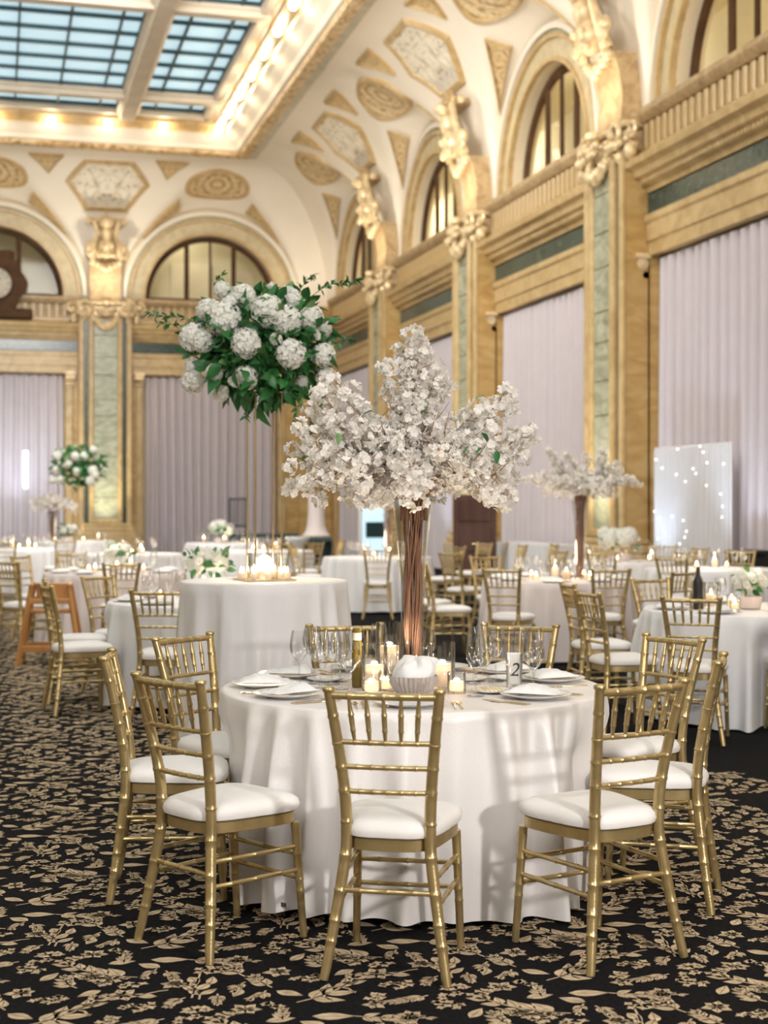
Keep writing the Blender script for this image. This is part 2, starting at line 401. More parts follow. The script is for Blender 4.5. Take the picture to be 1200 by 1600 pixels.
def wall(name, M, bays, bw, open_half, vmin, vmax, mir=False):
    root = MB(); stone = root; top = 12.0
    edges = []
    for c in bays:
        # piers either side of the opening, lintel
        for sd in (-1, 1):
            a, b = sorted((c+sd*open_half, c+sd*bw/2)); vbox(stone, M, a, b, -0.5, 0, 0, 5.42)
        vbox(stone, M, c-bw/2, c+bw/2, -0.5, 0, 5.42, 7.65)
    cov0, cov1 = min(bays)-bw/2, max(bays)+bw/2
    if vmin < cov0: vbox(stone, M, vmin, cov0, -0.5, 0, 0, 7.65)
    if vmax > cov1: vbox(stone, M, cov1, vmax, -0.5, 0, 0, 7.65)
    w = struct(name, stone, STONE, smooth=0)
    up = MB()
    for c in bays: arch_wall(up, M, c, bw/2, top)
    if vmin < cov0: up.add([M(vmin, 0, 7.65), M(cov0, 0, 7.65), M(cov0, 0, top), M(vmin, 0, top)], [(0, 1, 2, 3)])
    if vmax > cov1: up.add([M(cov1, 0, 7.65), M(vmax, 0, 7.65), M(vmax, 0, top), M(cov1, 0, top)], [(0, 1, 2, 3)])
    obj('upper_wall', up, PLASTER, w, smooth=0)
    for c in bays:
        a0, a1 = c-bw/2+0.8, c+bw/2-0.8
        mb = MB(); extr(mb, [(0, 5.42), (0.05, 5.42), (0.05, 5.62), (0.09, 5.64), (0.09, 5.90), (0.13, 5.94), (0.13, 6.04), (0, 6.04)], a0, a1, M)
        obj('architrave', mb, STONE2, w, smooth=25)
        mb = MB(); vbox(mb, M, a0, a1, 0, 0.06, 6.07, 6.37); obj('frieze_band', mb, DARKG, w, smooth=0)
        mb = MB(); extr(mb, CORN, a0-0.05, a1+0.05, M)
        k = int((a1-a0)/0.11)
        for i in range(k): vbox(mb, M, a0+(i+.25)*0.11, a0+(i+.75)*0.11, 0.17, 0.24, 6.51, 6.58)
        obj('cornice', mb, STONE2, w, smooth=25)
        mb = MB(); extr(mb, SILL, a0-0.1, a1+0.1, M); vbox(mb, M, a0, a1, 0, 0.07, 7.04, 7.46); obj('parapet', mb, STONEB, w, smooth=25)
        key = bw
        n = int((a1-a0-0.3)/0.22); st = (a1-a0-0.3)/n
        for i in range(n+1):
            v = a0+0.15+st*i
            if key not in balus_cache:
                b = MB(); b.bbox((0, 0, 0.21), (0.12, 0.12, 0.42), 0.02, lambda x, y, z: (y, x, z) if M is m_right else (x, y, z))
                balus_cache[key] = mesh('baluster', b, STONE2, 30)
            if n > 0: obj('baluster', balus_cache[key], None, w, loc=M(v, 0.13, 7.04))
        # archivolt rings around the arched window
        for r0, r1, p, mt, nm in ((2.0, 2.08, 0.10, STONE2, 'arch_bead'), (2.08, 2.42, 0.05, ARCHIV, 'archivolt'), (2.42, 2.50, 0.13, STONE2, 'arch_bead'), (2.50, 2.57, 0.07, GREENLINE, 'arch_line'), (2.57, 2.68, 0.16, VAULT, 'arch_rim')):
            mb = MB(); ring(mb, M, c, r0, r1, -0.01, p); obj(nm, mb, mt, w, smooth=30)
        # opening surround and corner brackets
        mb = MB()
        for sd in (-1, 1): vbox(mb, M, c+sd*(open_half+0.12)-0.1, c+sd*(open_half+0.12)+0.1, 0, 0.07, 0, 5.42, 0.02)
        obj('opening_trim', mb, STONE2, w, smooth=30)
        for sd in (-1, 1):
            mb = MB(); v = c+sd*(open_half+0.14)
            mb.tube([M(v-0.14, 0.14, 5.30), M(v+0.14, 0.14, 5.30)], 0.10, 10)
            mb.tube([M(v-0.12, 0.08, 5.12), M(v+0.12, 0.08, 5.12)], 0.06, 8); vbox(mb, M, v-0.17, v+0.17, 0, 0.26, 5.38, 5.46, 0.01)
            obj('bracket', mb, GILT, w)
    return w

def spiral(mb, M, v, p, z, r, turns, dirn, tr, n=8):
    pts = []; rad = []
    k = int(16*turns)
    for i in range(k+1):
        t = i/k; a = dirn*(pi/2-turns*2*pi*t); rr = r*(1-0.86*t)
        pts.append(M(v+rr*cos(a)*1.0, p+0.10*t, z+rr*sin(a))); rad.append(tr*(1-0.4*t))
    mb.tube(pts, rad, n)
def swag(mb, M, v0, v1, z0, z1, drop, p0, p1, r, n=13):
    for i in range(n+1):
        t = i/n; z = z0+(z1-z0)*t-drop*4*t*(1-t); b = 0.75+0.5*sin(pi*t)
        c = M(v0+(v1-v0)*t, p0+(p1-p0)*t+0.22*4*t*(1-t)*0.6, z)
        mb.ball(c, r*b*(1.12 if i % 2 else 0.92), 8, 6)
def pilaster(w, M, v, up=True):
    mb = MB(); vbox(mb, M, v-0.78, v+0.78, 0, 0.42, 0.95, 7.1); pl = obj('pilaster', mb, STONE, w, smooth=0)
    mb = MB(); vbox(mb, M, v-0.9, v+0.9, 0, 0.66, 0, 0.72, 0.03); vbox(mb, M, v-0.84, v+0.84, 0, 0.60, 0.72, 0.86, 0.03); vbox(mb, M, v-0.80, v+0.80, 0, 0.56, 0.86, 0.97, 0.03)
    obj('pedestal', mb, STONE2, pl, smooth=30)
    for sd in (-1, 1):
        mb = MB(); vbox(mb, M, v+sd*0.70-0.07, v+sd*0.70+0.07, 0.40, 0.50, 0.97, 7.05, 0.03); obj('edge_moulding', mb, STONE2, pl, smooth=30)
        mb = MB(); vbox(mb, M, v+sd*0.555-0.05, v+sd*0.555+0.05, 0.40, 0.445, 0.97, 7.05); obj('green_inlay', mb, DARKG, pl, smooth=0)
        mb = MB(); vbox(mb, M, v+sd*0.42-0.075, v+sd*0.42+0.075, 0.40, 0.54, 0.97, 7.05, 0.04); obj('panel_moulding', mb, STONE2, pl, smooth=30)
    mb = MB(); vbox(mb, M, v-0.40, v+0.40, 0.40, 0.54, 0.97, 1.12, 0.03); obj('panel_moulding', mb, STONE2, pl, smooth=30)
    z = 1.12; k = 0
    while z < 6.98:
        h = (0.62, 0.50, 0.71, 0.56)[k % 4]; h = min(h, 7.0-z); k += 1
        mb = MB(); vbox(mb, M, v-0.345, v+0.345, 0.40, 0.485+0.008*(k % 2), z+0.006, z+h-0.006, 0.012); obj('marble_block', mb, GREENM, pl, smooth=0); z += h
    # gilded capital: abacus, volutes, hanging garland
    mb = MB(); vbox(mb, M, v-0.86, v+0.86, 0, 0.52, 7.42, 7.52, 0.03); vbox(mb, M, v-0.80, v+0.80, 0, 0.46, 7.05, 7.42, 0.05)
    cp = obj('capital', mb, GILT, pl)
    for sd in (-1, 1):
        mb = MB(); spiral(mb, M, v+sd*0.62, 0.50, 7.30, 0.27, 1.6, sd, 0.062); mb.ball(M(v+sd*0.62, 0.60, 7.30), 0.075)
        spiral(mb, M, v+sd*0.98, 0.36, 7.32, 0.20, 1.5, sd, 0.05); mb.ball(M(v+sd*0.98, 0.44, 7.32), 0.06)
        swag(mb, M, v+sd*0.40, v+sd*0.86, 7.20, 7.22, 0.10, 0.55, 0.45, 0.065, 7)
        mb.ball(M(v+sd*0.92, 0.42, 7.02), 0.11, 8, 6, (1, 1, 1.3)); mb.ball(M(v+sd*0.66, 0.48, 6.98), 0.09, 8, 6, (1, 1, 1.3))
        obj('volute', mb, GILT, cp)
    mb = MB(); swag(mb, M, v-0.42, v+0.42, 7.16, 7.16, 0.40, 0.50, 0.50, 0.088, 15); swag(mb, M, v-0.3, v+0.3, 7.28, 7.28, 0.16, 0.56, 0.56, 0.055, 9)
    for i in range(5): mb.ball(M(v+(i-2)*0.11, 0.70, 7.25-0.03*(2-abs(i-2))), 0.075)
    mb.ball(M(v, 0.66, 7.44), 0.12, 8, 6, (1, 1, 0.8)); obj('garland', mb, GILT, cp)
    # brown console above the capital and the gilded crest on the vault
    mb = MB(); extr(mb, [(0, 7.52), (0.40, 7.52), (0.36, 7.7), (0.34, 8.1), (0.42, 8.5), (0.52, 8.72), (0.0, 8.72)], v-0.46, v+0.46, M)
    cs = obj('console', mb, STONEB, pl, smooth=30)
    mb = MB()
    for i in range(7): mb.ball(M(v+(i-3)*0.13, 0.62-0.02*abs(i-3), 8.66-0.07*(3-abs(i-3))), 0.105)
    for sd in (-1, 1):
        spiral(mb, M, v+sd*0.46, 0.62, 8.92, 0.19, 1.4, sd, 0.06); mb.ball(M(v+sd*0.50, 0.66, 9.10), 0.11, 8, 6, (1, 1, 1.4))
        mb.ball(M(v+sd*0.52, 0.70, 9.86), 0.09); mb.ball(M(v+sd*0.14, 0.92, 9.10), 0.075)
        mb.tube([M(v+sd*0.44, 0.60, 8.75), M(v+sd*0.34, 0.72, 9.2), M(v+sd*0.24, 0.76, 9.5), M(v+sd*0.36, 0.86, 9.82), M(v+sd*0.50, 0.88, 9.9)], [0.10, 0.09, 0.075, 0.08, 0.05], 8)
    for i in range(5): mb.ball(M(v+(i-2)*0.11, 0.86, 8.88-0.03*abs(i-2)), 0.085)
    mb.ball(M(v, 0.70, 9.05), 0.30, 10, 8, (0.9, 0.9, 1.0)); mb.ball(M(v, 0.80, 9.45), 0.20, 10, 8, (1.0, 0.9, 1.3)); mb.ball(M(v, 0.90, 9.75), 0.22, 10, 8, (1.1, 0.9, 0.6))
    obj('crest', mb, GILT, cs)
    mb = MB(); mb.prism([(-0.52, 9.90), (0.52, 9.90), (0.44, 9.80), (-0.44, 9.80)], 0.35, 1.0, lambda a, b, d: M(v+a, d, b))
    mb.prism([(-0.26, 9.90), (-0.08, 9.98), (0, 10.16), (0.08, 9.98), (0.26, 9.90)], 0.70, 0.90, lambda a, b, d: M(v+a, d, b))
    obj('crest_cap', mb, STONEB, cs, smooth=0)
    return pl

wr = wall('wall_right', m_right, R_BAYS, RB, 2.84, YR, BY)
wb = wall('wall_back', m_back, B_BAYS, BB, 2.05, -W, W)
for c in R_BAYS[:4]+[R_BAYS[3]-RB]: pilaster(wr, m_right, c-RB/2)
for v in (3.2, -3.2): pilaster(wb, m_back, v)
# half pilaster strips in the corner
for M, v, w in ((m_right, R_BAYS[0]+RB/2+0.42, wr), (m_back, 9.45, wb)):
    mb = MB(); vbox(mb, M, v-0.36, v+0.36, 0, 0.22, 0.0, 7.5, 0.02); vbox(mb, M, v-0.42, v+0.42, 0, 0.32, 7.2, 7.55, 0.02); cps = obj('corner_strip', mb, STONE, w, smooth=30)
    mb = MB(); vbox(mb, M, v-0.05, v+0.05, 0.2, 0.24, 1.0, 7.1); obj('green_inlay', mb, DARKG, cps, smooth=0)
wl = struct('wall_left', MB().box((-W-0.25, (BY+YR)/2, 6), (0.5, BY-YR, 12)), PLASTER, smooth=0)
wre = struct('wall_rear', MB().box((0, YR-0.25, 6), (2*W+1, 0.5, 12)), PLASTER, smooth=0)

# --- vaulted cove
ceil_mb = MB()
def band(mb, prof):
    """moulding profile (inset, height) run round the hall, mitred at the four corners"""
    for (e0, z0), (e1, z1) in zip(prof, prof[1:]):
        c = [[(W-e, YR+e, z), (W-e, BY-e, z), (-W+e, BY-e, z), (-W+e, YR+e, z)] for e, z in ((e0, z0), (e1, z1))]
        for i in range(4):
            j = (i+1) % 4; mb.add([c[0][i], c[0][j], c[1][j], c[1][i]], [(0, 1, 2, 3)])
band(ceil_mb, [(E-0.02, Z0+HC), (2.98, 11.46)])
ceiling = struct('ceiling', ceil_mb, mat('grey marble soffit band', (0.56, 0.53, 0.42), 0.4, 0, 0.15, 3), smooth=0)
mb = MB(); band(mb, [(2.94, 11.46), (2.94, 11.40), (2.99, 11.37), (3.22, 11.40), (3.26, 11.46), (3.26, 11.55)]); obj('guilloche_band', mb, RELIEF, ceiling, smooth=20)
mb = MB(); band(mb, [(3.26, 11.50), (3.34, 11.52), (3.40, 11.62), (3.62, 11.80), (3.74, 11.86)]); obj('lamp_cove', mb, VAULT, ceiling, smooth=20)
mb = MB(); band(mb, [(3.74, 11.86), (3.78, 11.92), (4.08, 12.02), (4.10, 12.10), (4.22, 12.12), (4.22, 12.6)]); obj('gilded_lamp_band', mb, STONE2, ceiling, smooth=20)

def side_surface(side):
    if side == 'R': return R_BAYS, RB, 3.0, (lambda v, e: (W-e, v)), (lambda e: YR+e), (lambda e: BY-e)
    if side == 'B': return sorted(B_BAYS), BB, 2.78, (lambda v, e: (v, BY-e)), (lambda e: -W+e), (lambda e: W-e)
    return R_BAYS, RB, 3.0, (lambda v, e: (-W+e, v)), (lambda e: YR+e), (lambda e: BY-e)
def sheight(side, v, e):
    bays, bw, w, *_ = side_surface(side); c = min(bays, key=lambda q: abs(q-v)); return vz(v-c, e, w)
for side in 'RBL':
    bays, bw, w, P, lo, hi = side_surface(side)
    a0, a1 = min(bays)-bw/2, max(bays)+bw/2; nE = 30
    n = int((a1-a0)/(0.12 if side != 'L' else 0.4)); mb = MB()
    vs = [a0+(a1-a0)*i/n for i in range(n+1)]
    es = [E*(1-cos(pi/2*j/nE)) for j in range(nE+1)]
    def pt(v, e):
        v2 = min(max(v, lo(e)), hi(e)); x, y = P(v2, e); return (x, y, sheight(side, v, e))
    ext = ([lo(0)] if lo(0) < a0-0.01 else [])+vs+([hi(0)] if hi(0) > a1+0.01 else [])
    k = len(ext)
    pts = [pt(v, e) for e in es for v in ext]
    mb.add(pts, [(j*k+i, j*k+i+1, (j+1)*k+i+1, (j+1)*k+i) for j in range(nE) for i in range(k-1)])
    obj('vault', mb, VAULT, ceiling, smooth=60)

# --- painted and gilded panels lying on the vault
def uvmat(name, stops, scale, rings=0):
    m, nt, b = new_mat(name); setp(b, rough=0.5); N, L = nt.nodes, nt.links
    uv = N.new('ShaderNodeUVMap'); sp = N.new('ShaderNodeSeparateXYZ'); L.new(uv.outputs[0], sp.inputs[0])
    ab = N.new('ShaderNodeMath'); ab.operation = 'ABSOLUTE'; L.new(sp.outputs[0], ab.inputs[0])
    cb = N.new('ShaderNodeCombineXYZ'); L.new(ab.outputs[0], cb.inputs[0]); L.new(sp.outputs[1], cb.inputs[1])
    n = N.new('ShaderNodeTexNoise'); n.inputs['Scale'].default_value = scale; n.inputs['Detail'].default_value = 3; n.inputs['Distortion'].default_value = 2.5
    L.new(cb.outputs[0], n.inputs[0]); src = n.outputs[0]
    if rings:
        ln = N.new('ShaderNodeVectorMath'); ln.operation = 'LENGTH'; L.new(uv.outputs[0], ln.inputs[0])
        s = N.new('ShaderNodeMath'); s.operation = 'MULTIPLY'; s.inputs[1].default_value = rings; L.new(ln.outputs['Value'], s.inputs[0])
        s2 = N.new('ShaderNodeMath'); s2.operation = 'SINE'; L.new(s.outputs[0], s2.inputs[0])
        s3 = N.new('ShaderNodeMath'); s3.operation = 'MULTIPLY_ADD'; s3.inputs[1].default_value = 0.11; L.new(s2.outputs[0], s3.inputs[0]); L.new(src, s3.inputs[2]); src = s3.outputs[0]
    r = N.new('ShaderNodeValToRGB'); L.new(src, r.inputs[0]); L.new(r.outputs[0], b.inputs['Base Color']); e = r.color_ramp.elements
    while len(e) < len(stops): e.new(0.5)
    for el, (p, c) in zip(e, stops): el.position = p; el.color = (*c, 1)
    bu = N.new('ShaderNodeBump'); bu.inputs['Strength'].default_value = 0.5; bu.inputs['Distance'].default_value = 0.06
    L.new(src, bu.inputs['Height']); L.new(bu.outputs[0], b.inputs['Normal'])
    return m
FRESCO = uvmat('painted arabesque panel', [(0.30, (0.24, 0.28, 0.26)), (0.37, (0.50, 0.44, 0.31)), (0.43, (0.82, 0.76, 0.62)), (0.55, (0.84, 0.78, 0.66)), (0.62, (0.60, 0.46, 0.26)), (0.68, (0.36, 0.38, 0.34))], 2.4)
GOLDPAN = uvmat('gilded arabesque relief', [(0.33, (0.36, 0.22, 0.08)), (0.45, (0.60, 0.43, 0.20)), (0.6, (0.78, 0.63, 0.39)), (0.7, (0.48, 0.31, 0.13))], 4.5)
GOLDOV = uvmat('gilded medallion relief', [(0.33, (0.36, 0.22, 0.09)), (0.46, (0.62, 0.46, 0.23)), (0.6, (0.80, 0.66, 0.43)), (0.72, (0.50, 0.33, 0.15))], 4.0, 26)
def on_vault(side, v, e, off):
    P = side_surface(side)[3]
    def S(v, e): x, y = P(v, e); return Vector((x, y, sheight(side, v, e)))
    p = S(v, e); h = 0.02
    n = (S(v+h, e)-S(v-h, e)).cross(S(v, e+h)-S(v, max(0, e-h)))
    n.normalize()
    if n.z > 0: n = -n
    return tuple(p+n*off)
def panel(side, poly, cen, field, name, coord):
    """poly: boundary in panel coordinates; coord maps them to (v, e) on the vault"""
    B = []
    for (a, b), (c, d) in zip(poly, poly[1:]+poly[:1]):
        k = max(1, int(math.hypot(c-a, d-b)/0.14))
        B += [(a+(c-a)*i/k, b+(d-b)*i/k) for i in range(k)]
    nB = len(B)
    def shell(ts, offs, mt, nm, par):
        mb = MB(); mb.uv = []
        for t, of in zip(ts, offs):
            for a, b in B:
                q = (cen[0]+(a-cen[0])*t, cen[1]+(b-cen[1])*t); mb.v.append(on_vault(side, *coord(*q), of)); mb.uv.append((q[0]-cen[0], q[1]-cen[1]))
        for i in range(len(ts)-1): mb.f += [(i*nB+j, i*nB+(j+1) % nB, (i+1)*nB+(j+1) % nB, (i+1)*nB+j) for j in range(nB)]
        return obj(nm, mb, mt, par, smooth=50)
    p = shell([0.001, 0.3, 0.6, 0.9], [0.04]*4, field, name, ceiling)
    shell([0.87, 0.88, 0.94, 0.95, 1.0, 1.01], [0.03, 0.08, 0.08, 0.055, 0.055, 0.0], STONE2, 'panel_frame', p)
def th2e(v0):
    return lambda a, b: (v0+a, E*(1-cos(b/ARC)))
ARC = 3.3                                # metres of arc per radian, roughly
for side, bays, sc in (('R', R_BAYS[:4], 1.14), ('B', [0.0, 6.4], 1.0)):
    bw = RB if side == 'R' else BB
    piers = [c-bw/2 for c in bays] if side == 'R' else [3.2, -3.2]
    rd = radians
    for v0 in piers:
        H = [(-.68, 75), (.68, 75), (1.2, 57), (.62, 41), (-.62, 41), (-1.2, 57)]
        panel(side, [(a*sc, rd(b)*ARC) for a, b in H], (0, rd(58)*ARC), FRESCO, 'painted_panel', th2e(v0))
        for sd in (-1, 1):
            T = [(sd*1.28*sc, rd(79)*ARC), (sd*2.25*sc, rd(79)*ARC), (sd*1.68*sc, rd(62)*ARC)]
            if abs(v0+sd*1.9*sc) < (8 if side == 'B' else 99): panel(side, T, (sd*1.72*sc, rd(73)*ARC), GOLDPAN, 'gilded_triangle', th2e(v0))
    for c in bays:
        O = [(0.95*sc*cos(2*pi*i/28), 1.22+0.62*sin(2*pi*i/28)) for i in range(28)]
        panel(side, O, (0, 1.22), GOLDOV, 'gilded_medallion', lambda a, b, c=c: (c+a, b))
        for sd in (-1, 1):
            T = [(sd*1.0*sc, 0.30), (sd*2.1*sc, 0.13), (sd*1.12*sc, 0.82)]
            panel(side, T, (sd*1.32*sc, 0.40), GOLDPAN, 'gilded_spandrel', lambda a, b, c=c: (c+a, b))

# --- skylight: ivory beams, dark glazing bars, panes, bulbs round the frame
SX, SY1, SY0 = 5.78, BY-4.22, 3.0
mb = MB()
def beam(mb, a, b, wd, z0, z1):
    ax = 0 if abs(a[0]-b[0]) > abs(a[1]-b[1]) else 1
    prof = [(-wd, z1), (-wd, z0+0.16), (-wd*0.75, z0+0.10), (-wd*0.6, z0), (wd*0.6, z0), (wd*0.75, z0+0.10), (wd, z0+0.16), (wd, z1)]
    fn = (lambda d, q, z: (d, a[1]+q, z)) if ax == 0 else (lambda d, q, z: (a[0]+q, d, z))
    n = len(prof); d0, d1 = a[ax], b[ax]
    mb.add([fn(d0, q, z) for q, z in prof]+[fn(d1, q, z) for q, z in prof], [(i, i+1, n+i+1, n+i) for i in range(n-1)]+[tuple(range(n)), tuple(range(n, 2*n))])
cross = [38.55-7.05*i for i in range(5)]
BEAMM = mat('ivory beam paint', (0.76, 0.66, 0.52), 0.5, 0, 0.08, 2)
for x in (-3.5, 3.5):
    mb = MB(); beam(mb, (x, SY0), (x, SY1), 0.30, 11.94, 12.5); obj('beam', mb, BEAMM, ceiling, smooth=20)
for y in cross:
    mb = MB(); beam(mb, (-SX, y), (SX, y), 0.26, 12.0, 12.5); obj('beam', mb, BEAMM, ceiling, smooth=20)
for a, b in (((-SX, SY1-.12), (SX, SY1-.12)), ((-SX, SY0), (SX, SY0)), ((SX-.12, SY0), (SX-.12, SY1)), ((-SX+.12, SY0), (-SX+.12, SY1))):
    mb = MB(); beam(mb, a, b, 0.14, 12.06, 12.5); obj('skylight_curb', mb, BEAMM, ceiling, smooth=20)
PANE = glow('frosted skylight pane', (0.58, 0.80, 0.90), 0.78)
BARM = mat('dark teal glazing bar', (0.03, 0.07, 0.08), 0.5)
xcols = [(-3.2, 3.2, [-3.2, -2.65, -1.75, -0.6, 0.6, 1.75, 2.65, 3.2]), (3.8, 5.54, [3.8, 4.22, 5.15, 5.54]), (-5.54, -3.8, [-5.54, -5.15, -4.22, -3.8])]
xcols[0] = (-3.2, 3.2, [-3.2, -2.75, -1.65, -0.55, 0.55, 1.65, 2.75, 3.2])
yrows = []
edges_y = [SY1-0.26]+[q for y in cross for q in (y+0.26, y-0.26)]+[SY0+0.14]
for a, b in zip(edges_y[::2], edges_y[1::2]):
    n = max(1, round((a-b)/1.09)); yrows.append([a-(a-b)*i/n for i in range(n+1)])
bars = []
pcache = {}
for x0, x1, xs in xcols:
    for ys in yrows:
        mb = MB()
        for x in xs: mb.box((x, (ys[0]+ys[-1])/2, 12.25), (0.05, ys[0]-ys[-1], 0.12))
        for y in ys: mb.box(((x0+x1)/2, y, 12.255), (x1-x0, 0.05, 0.10))
        gb = obj('glazing_bars', mb, BARM, ceiling, smooth=0)
        for xa, xb in zip(xs, xs[1:]):
            for ya, yb in zip(ys, ys[1:]):
                key = (round(xb-xa, 3), round(ya-yb, 3))
                if key not in pcache: pcache[key] = mesh('pane', MB().box((0, 0, 0), (key[0]-0.02, key[1]-0.02, 0.02)), PANE, 0)
                obj('pane', pcache[key], None, gb, loc=((xa+xb)/2, (ya+yb)/2, 12.31))
roof = MB().box((0, (BY+YR)/2, 12.9), (2*W+2, BY-YR+2, 0.3))
obj('roof_deck', roof, PLASTER, ceiling, smooth=0)
mb = MB().box((0, (SY0+YR)/2, 12.55), (2*SX+1, SY0-YR, 0.1)); obj('plain_ceiling', mb, VAULT, ceiling, smooth=0)
bm_ = MB(); bm_.ball((0, 0, 0), 0.095, 10, 8); bulbme = mesh('bulb', bm_, BULB, 180)
bsk = MB(); bsk.lathe([(0.09, 0.15), (0.09, 0.09), (0.05, 0.05)], 10); sockme = mesh('bulb_socket', bsk, GILT)
bpos = []
for i in range(23): bpos.append((W-3.98, BY-4.0-0.02-1.75*i)); bpos.append((-W+3.98, BY-4.0-1.75*i))
for i in range(1, 8): bpos.append((-6.02+12.04*i/8*1.0, BY-3.98))
for i, (x, y) in enumerate(bpos):
    b = obj('bulb', bulbme, None, ceiling, loc=(x, y, 11.90)); obj('bulb_socket', sockme, None, b)
    if i % 2 == 0 or (i > 45): light('bulb_light', 'POINT', (x, y, 11.80), 20, (1.0, 0.80, 0.55), None, 0.09)

# --- arched upper windows and the lit gallery seen through them
WALLC = mat('gallery cream wall', (0.74, 0.66, 0.47), 0.7, 0, 0.08, 0.8)
PANEG = thin_glass('window pane', (0.93, 0.95, 0.93), 0.008, 0.05, 0.3)
wi = 0
for M, bays in ((m_right, R_BAYS[:4]), (m_back, [0.0, 6.4])):
    for c in bays:
        wi += 1; zc = 7.70
        win = bpy.data.objects.new('window_%d' % wi, None); COL.objects.link(win); win['kind'] = 'structure'
        mb = MB(); n = 36
        prof = [(AR, -0.22), (AR-0.12, -0.22), (AR-0.16, -0.30), (AR, -0.36)]
        vs = [M(c+r*cos(pi*i/n), p, zc+r*sin(pi*i/n)) for i in range(n+1) for r, p in prof]
        mb.add(vs, [(4*i+j, 4*i+(j+1) % 4, 4*i+4+(j+1) % 4, 4*i+4+j) for i in range(n) for j in range(4)])
        vbox(mb, M, c-AR, c+AR, -0.36, -0.20, zc-0.06, zc+0.09); obj('window_frame', mb, WOODF, win, smooth=30)
        xs = [-AR+0.14, -0.72, 0.0, 0.72, AR-0.14]
        for v, wd in ((-0.72, 0.07), (0.0, 0.035), (0.72, 0.07)):
            h = sqrt(AR*AR-v*v)-0.1; mb = MB(); vbox(mb, M, c+v-wd, c+v+wd, -0.31, -0.23, zc, zc+h, 0.015); obj('mullion', mb, WOODF, win, smooth=30)
        for a, b in zip(xs, xs[1:]):
            pl = [(a, zc+0.05)]+[(a+(b-a)*i/8, zc+sqrt(max(0.02, (AR-0.1)**2-(a+(b-a)*i/8)**2))) for i in range(9)]+[(b, zc+0.05)]
            mb = MB(); mb.add([M(c+v, -0.28, z) for v, z in pl], [tuple(range(len(pl)))]); obj('pane', mb, PANEG, win, smooth=0)
# gallery shell behind the walls (floor, far wall, ceiling), lit by its own lamps
g = MB(); g.box((W+2.6, 30, 8.8), (0.1, 42, 3.2)); g.box((W+1.55, 30, 7.4), (2.1, 42, 0.1)); g.box((W+1.55, 30, 10.4), (2.1, 42, 0.1))
struct('wall_gallery_right', g, WALLC, smooth=0)
g = MB(); g.box((0, BY+2.6, 8.8), (26, 0.1, 3.2)); g.box((0, BY+1.55, 7.4), (26, 2.1, 0.1)); g.box((0, BY+1.55, 10.4), (26, 2.1, 0.1))
struct('wall_gallery_back', g, WALLC, smooth=0)
for c in R_BAYS[:4]:
    light('gallery_lamp', 'POINT', (W+1.5, c+0.8, 9.9), 170, (1, 0.92, 0.76), None, 0.15)
for c in (-1.6, 6.4): light('gallery_lamp', 'POINT', (c-0.6, BY+1.4, 9.9), 40 if c > 0 else 12, (1, 0.92, 0.76), None, 0.15)
# gallery stair rail / wall panels glimpsed behind the glass
for k, c in enumerate(R_BAYS[:4]):
    mb = MB(); mb.prism([(-2.2, 8.0), (2.2, 9.4), (2.2, 9.62), (-2.2, 8.22)], W+2.35, W+2.5, lambda a, b, d: (d, c+a, b)); o = struct('trim_%d' % (k+1), mb, STONEB, smooth=0)
for k, c in enumerate((6.4,)):
    mb = MB(); mb.box((c-0.3, BY+2.5, 8.5), (1.3, 0.06, 1.5)); mb.box((c+1.3, BY+2.5, 8.4), (0.8, 0.06, 1.3)); struct('trim_%d' % (k+5), mb, PLASTER, smooth=0)

# --- uplights: cove lamps tucked behind the capitals, floor cans washing the pilasters
for c in R_BAYS[:4]+[R_BAYS[3]-RB]:
    v = c-RB/2
    light('cove_uplight', 'SPOT', (W-1.25, v, 7.3), 170, (1.0, 0.88, 0.72), (W-1.0, v, 11.0), 0.12, cone=radians(150), blend=0.8)
    light('pilaster_uplight', 'SPOT', (W-1.3, v-0.1, 0.25), 380, (1.0, 0.86, 0.60), (W-0.3, v, 4.2), 0.10, cone=radians(60), blend=0.9)
for v in (3.2, -3.2):
    light('cove_uplight', 'SPOT', (v, BY-1.25, 7.3), 170, (1.0, 0.88, 0.72), (v, BY-1.0, 11.0), 0.12, cone=radians(150), blend=0.8)
    light('pilaster_uplight', 'SPOT', (v, BY-1.3, 0.25), 380, (1.0, 0.88, 0.60), (v, BY-0.3, 4.2), 0.10, cone=radians(60), blend=0.9)
light('cove_uplight', 'SPOT', (W-1.3, BY-1.3, 7.3), 60, (1.0, 0.88, 0.72), (W-1.0, BY-1.0, 11.0), 0.12, cone=radians(150), blend=0.8)
# cool wash on the curtains
for loc, tg, en in (((0.55, BY-1.3, 1.0), (0.7, BY, 3.0), 120), ((W-1.2, 17.6, 0.3), (W, 17.9, 2.6), 130), ((W-1.2, 20.0, 0.3), (W, 20.2, 2.4), 110), ((W-1.2, 32.0, 0.3), (W, 32.2, 2.4), 90)):
    light('cool_uplight', 'SPOT', loc, en, (0.66, 0.80, 1.0), tg, 0.08, cone=radians(70), blend=0.9)

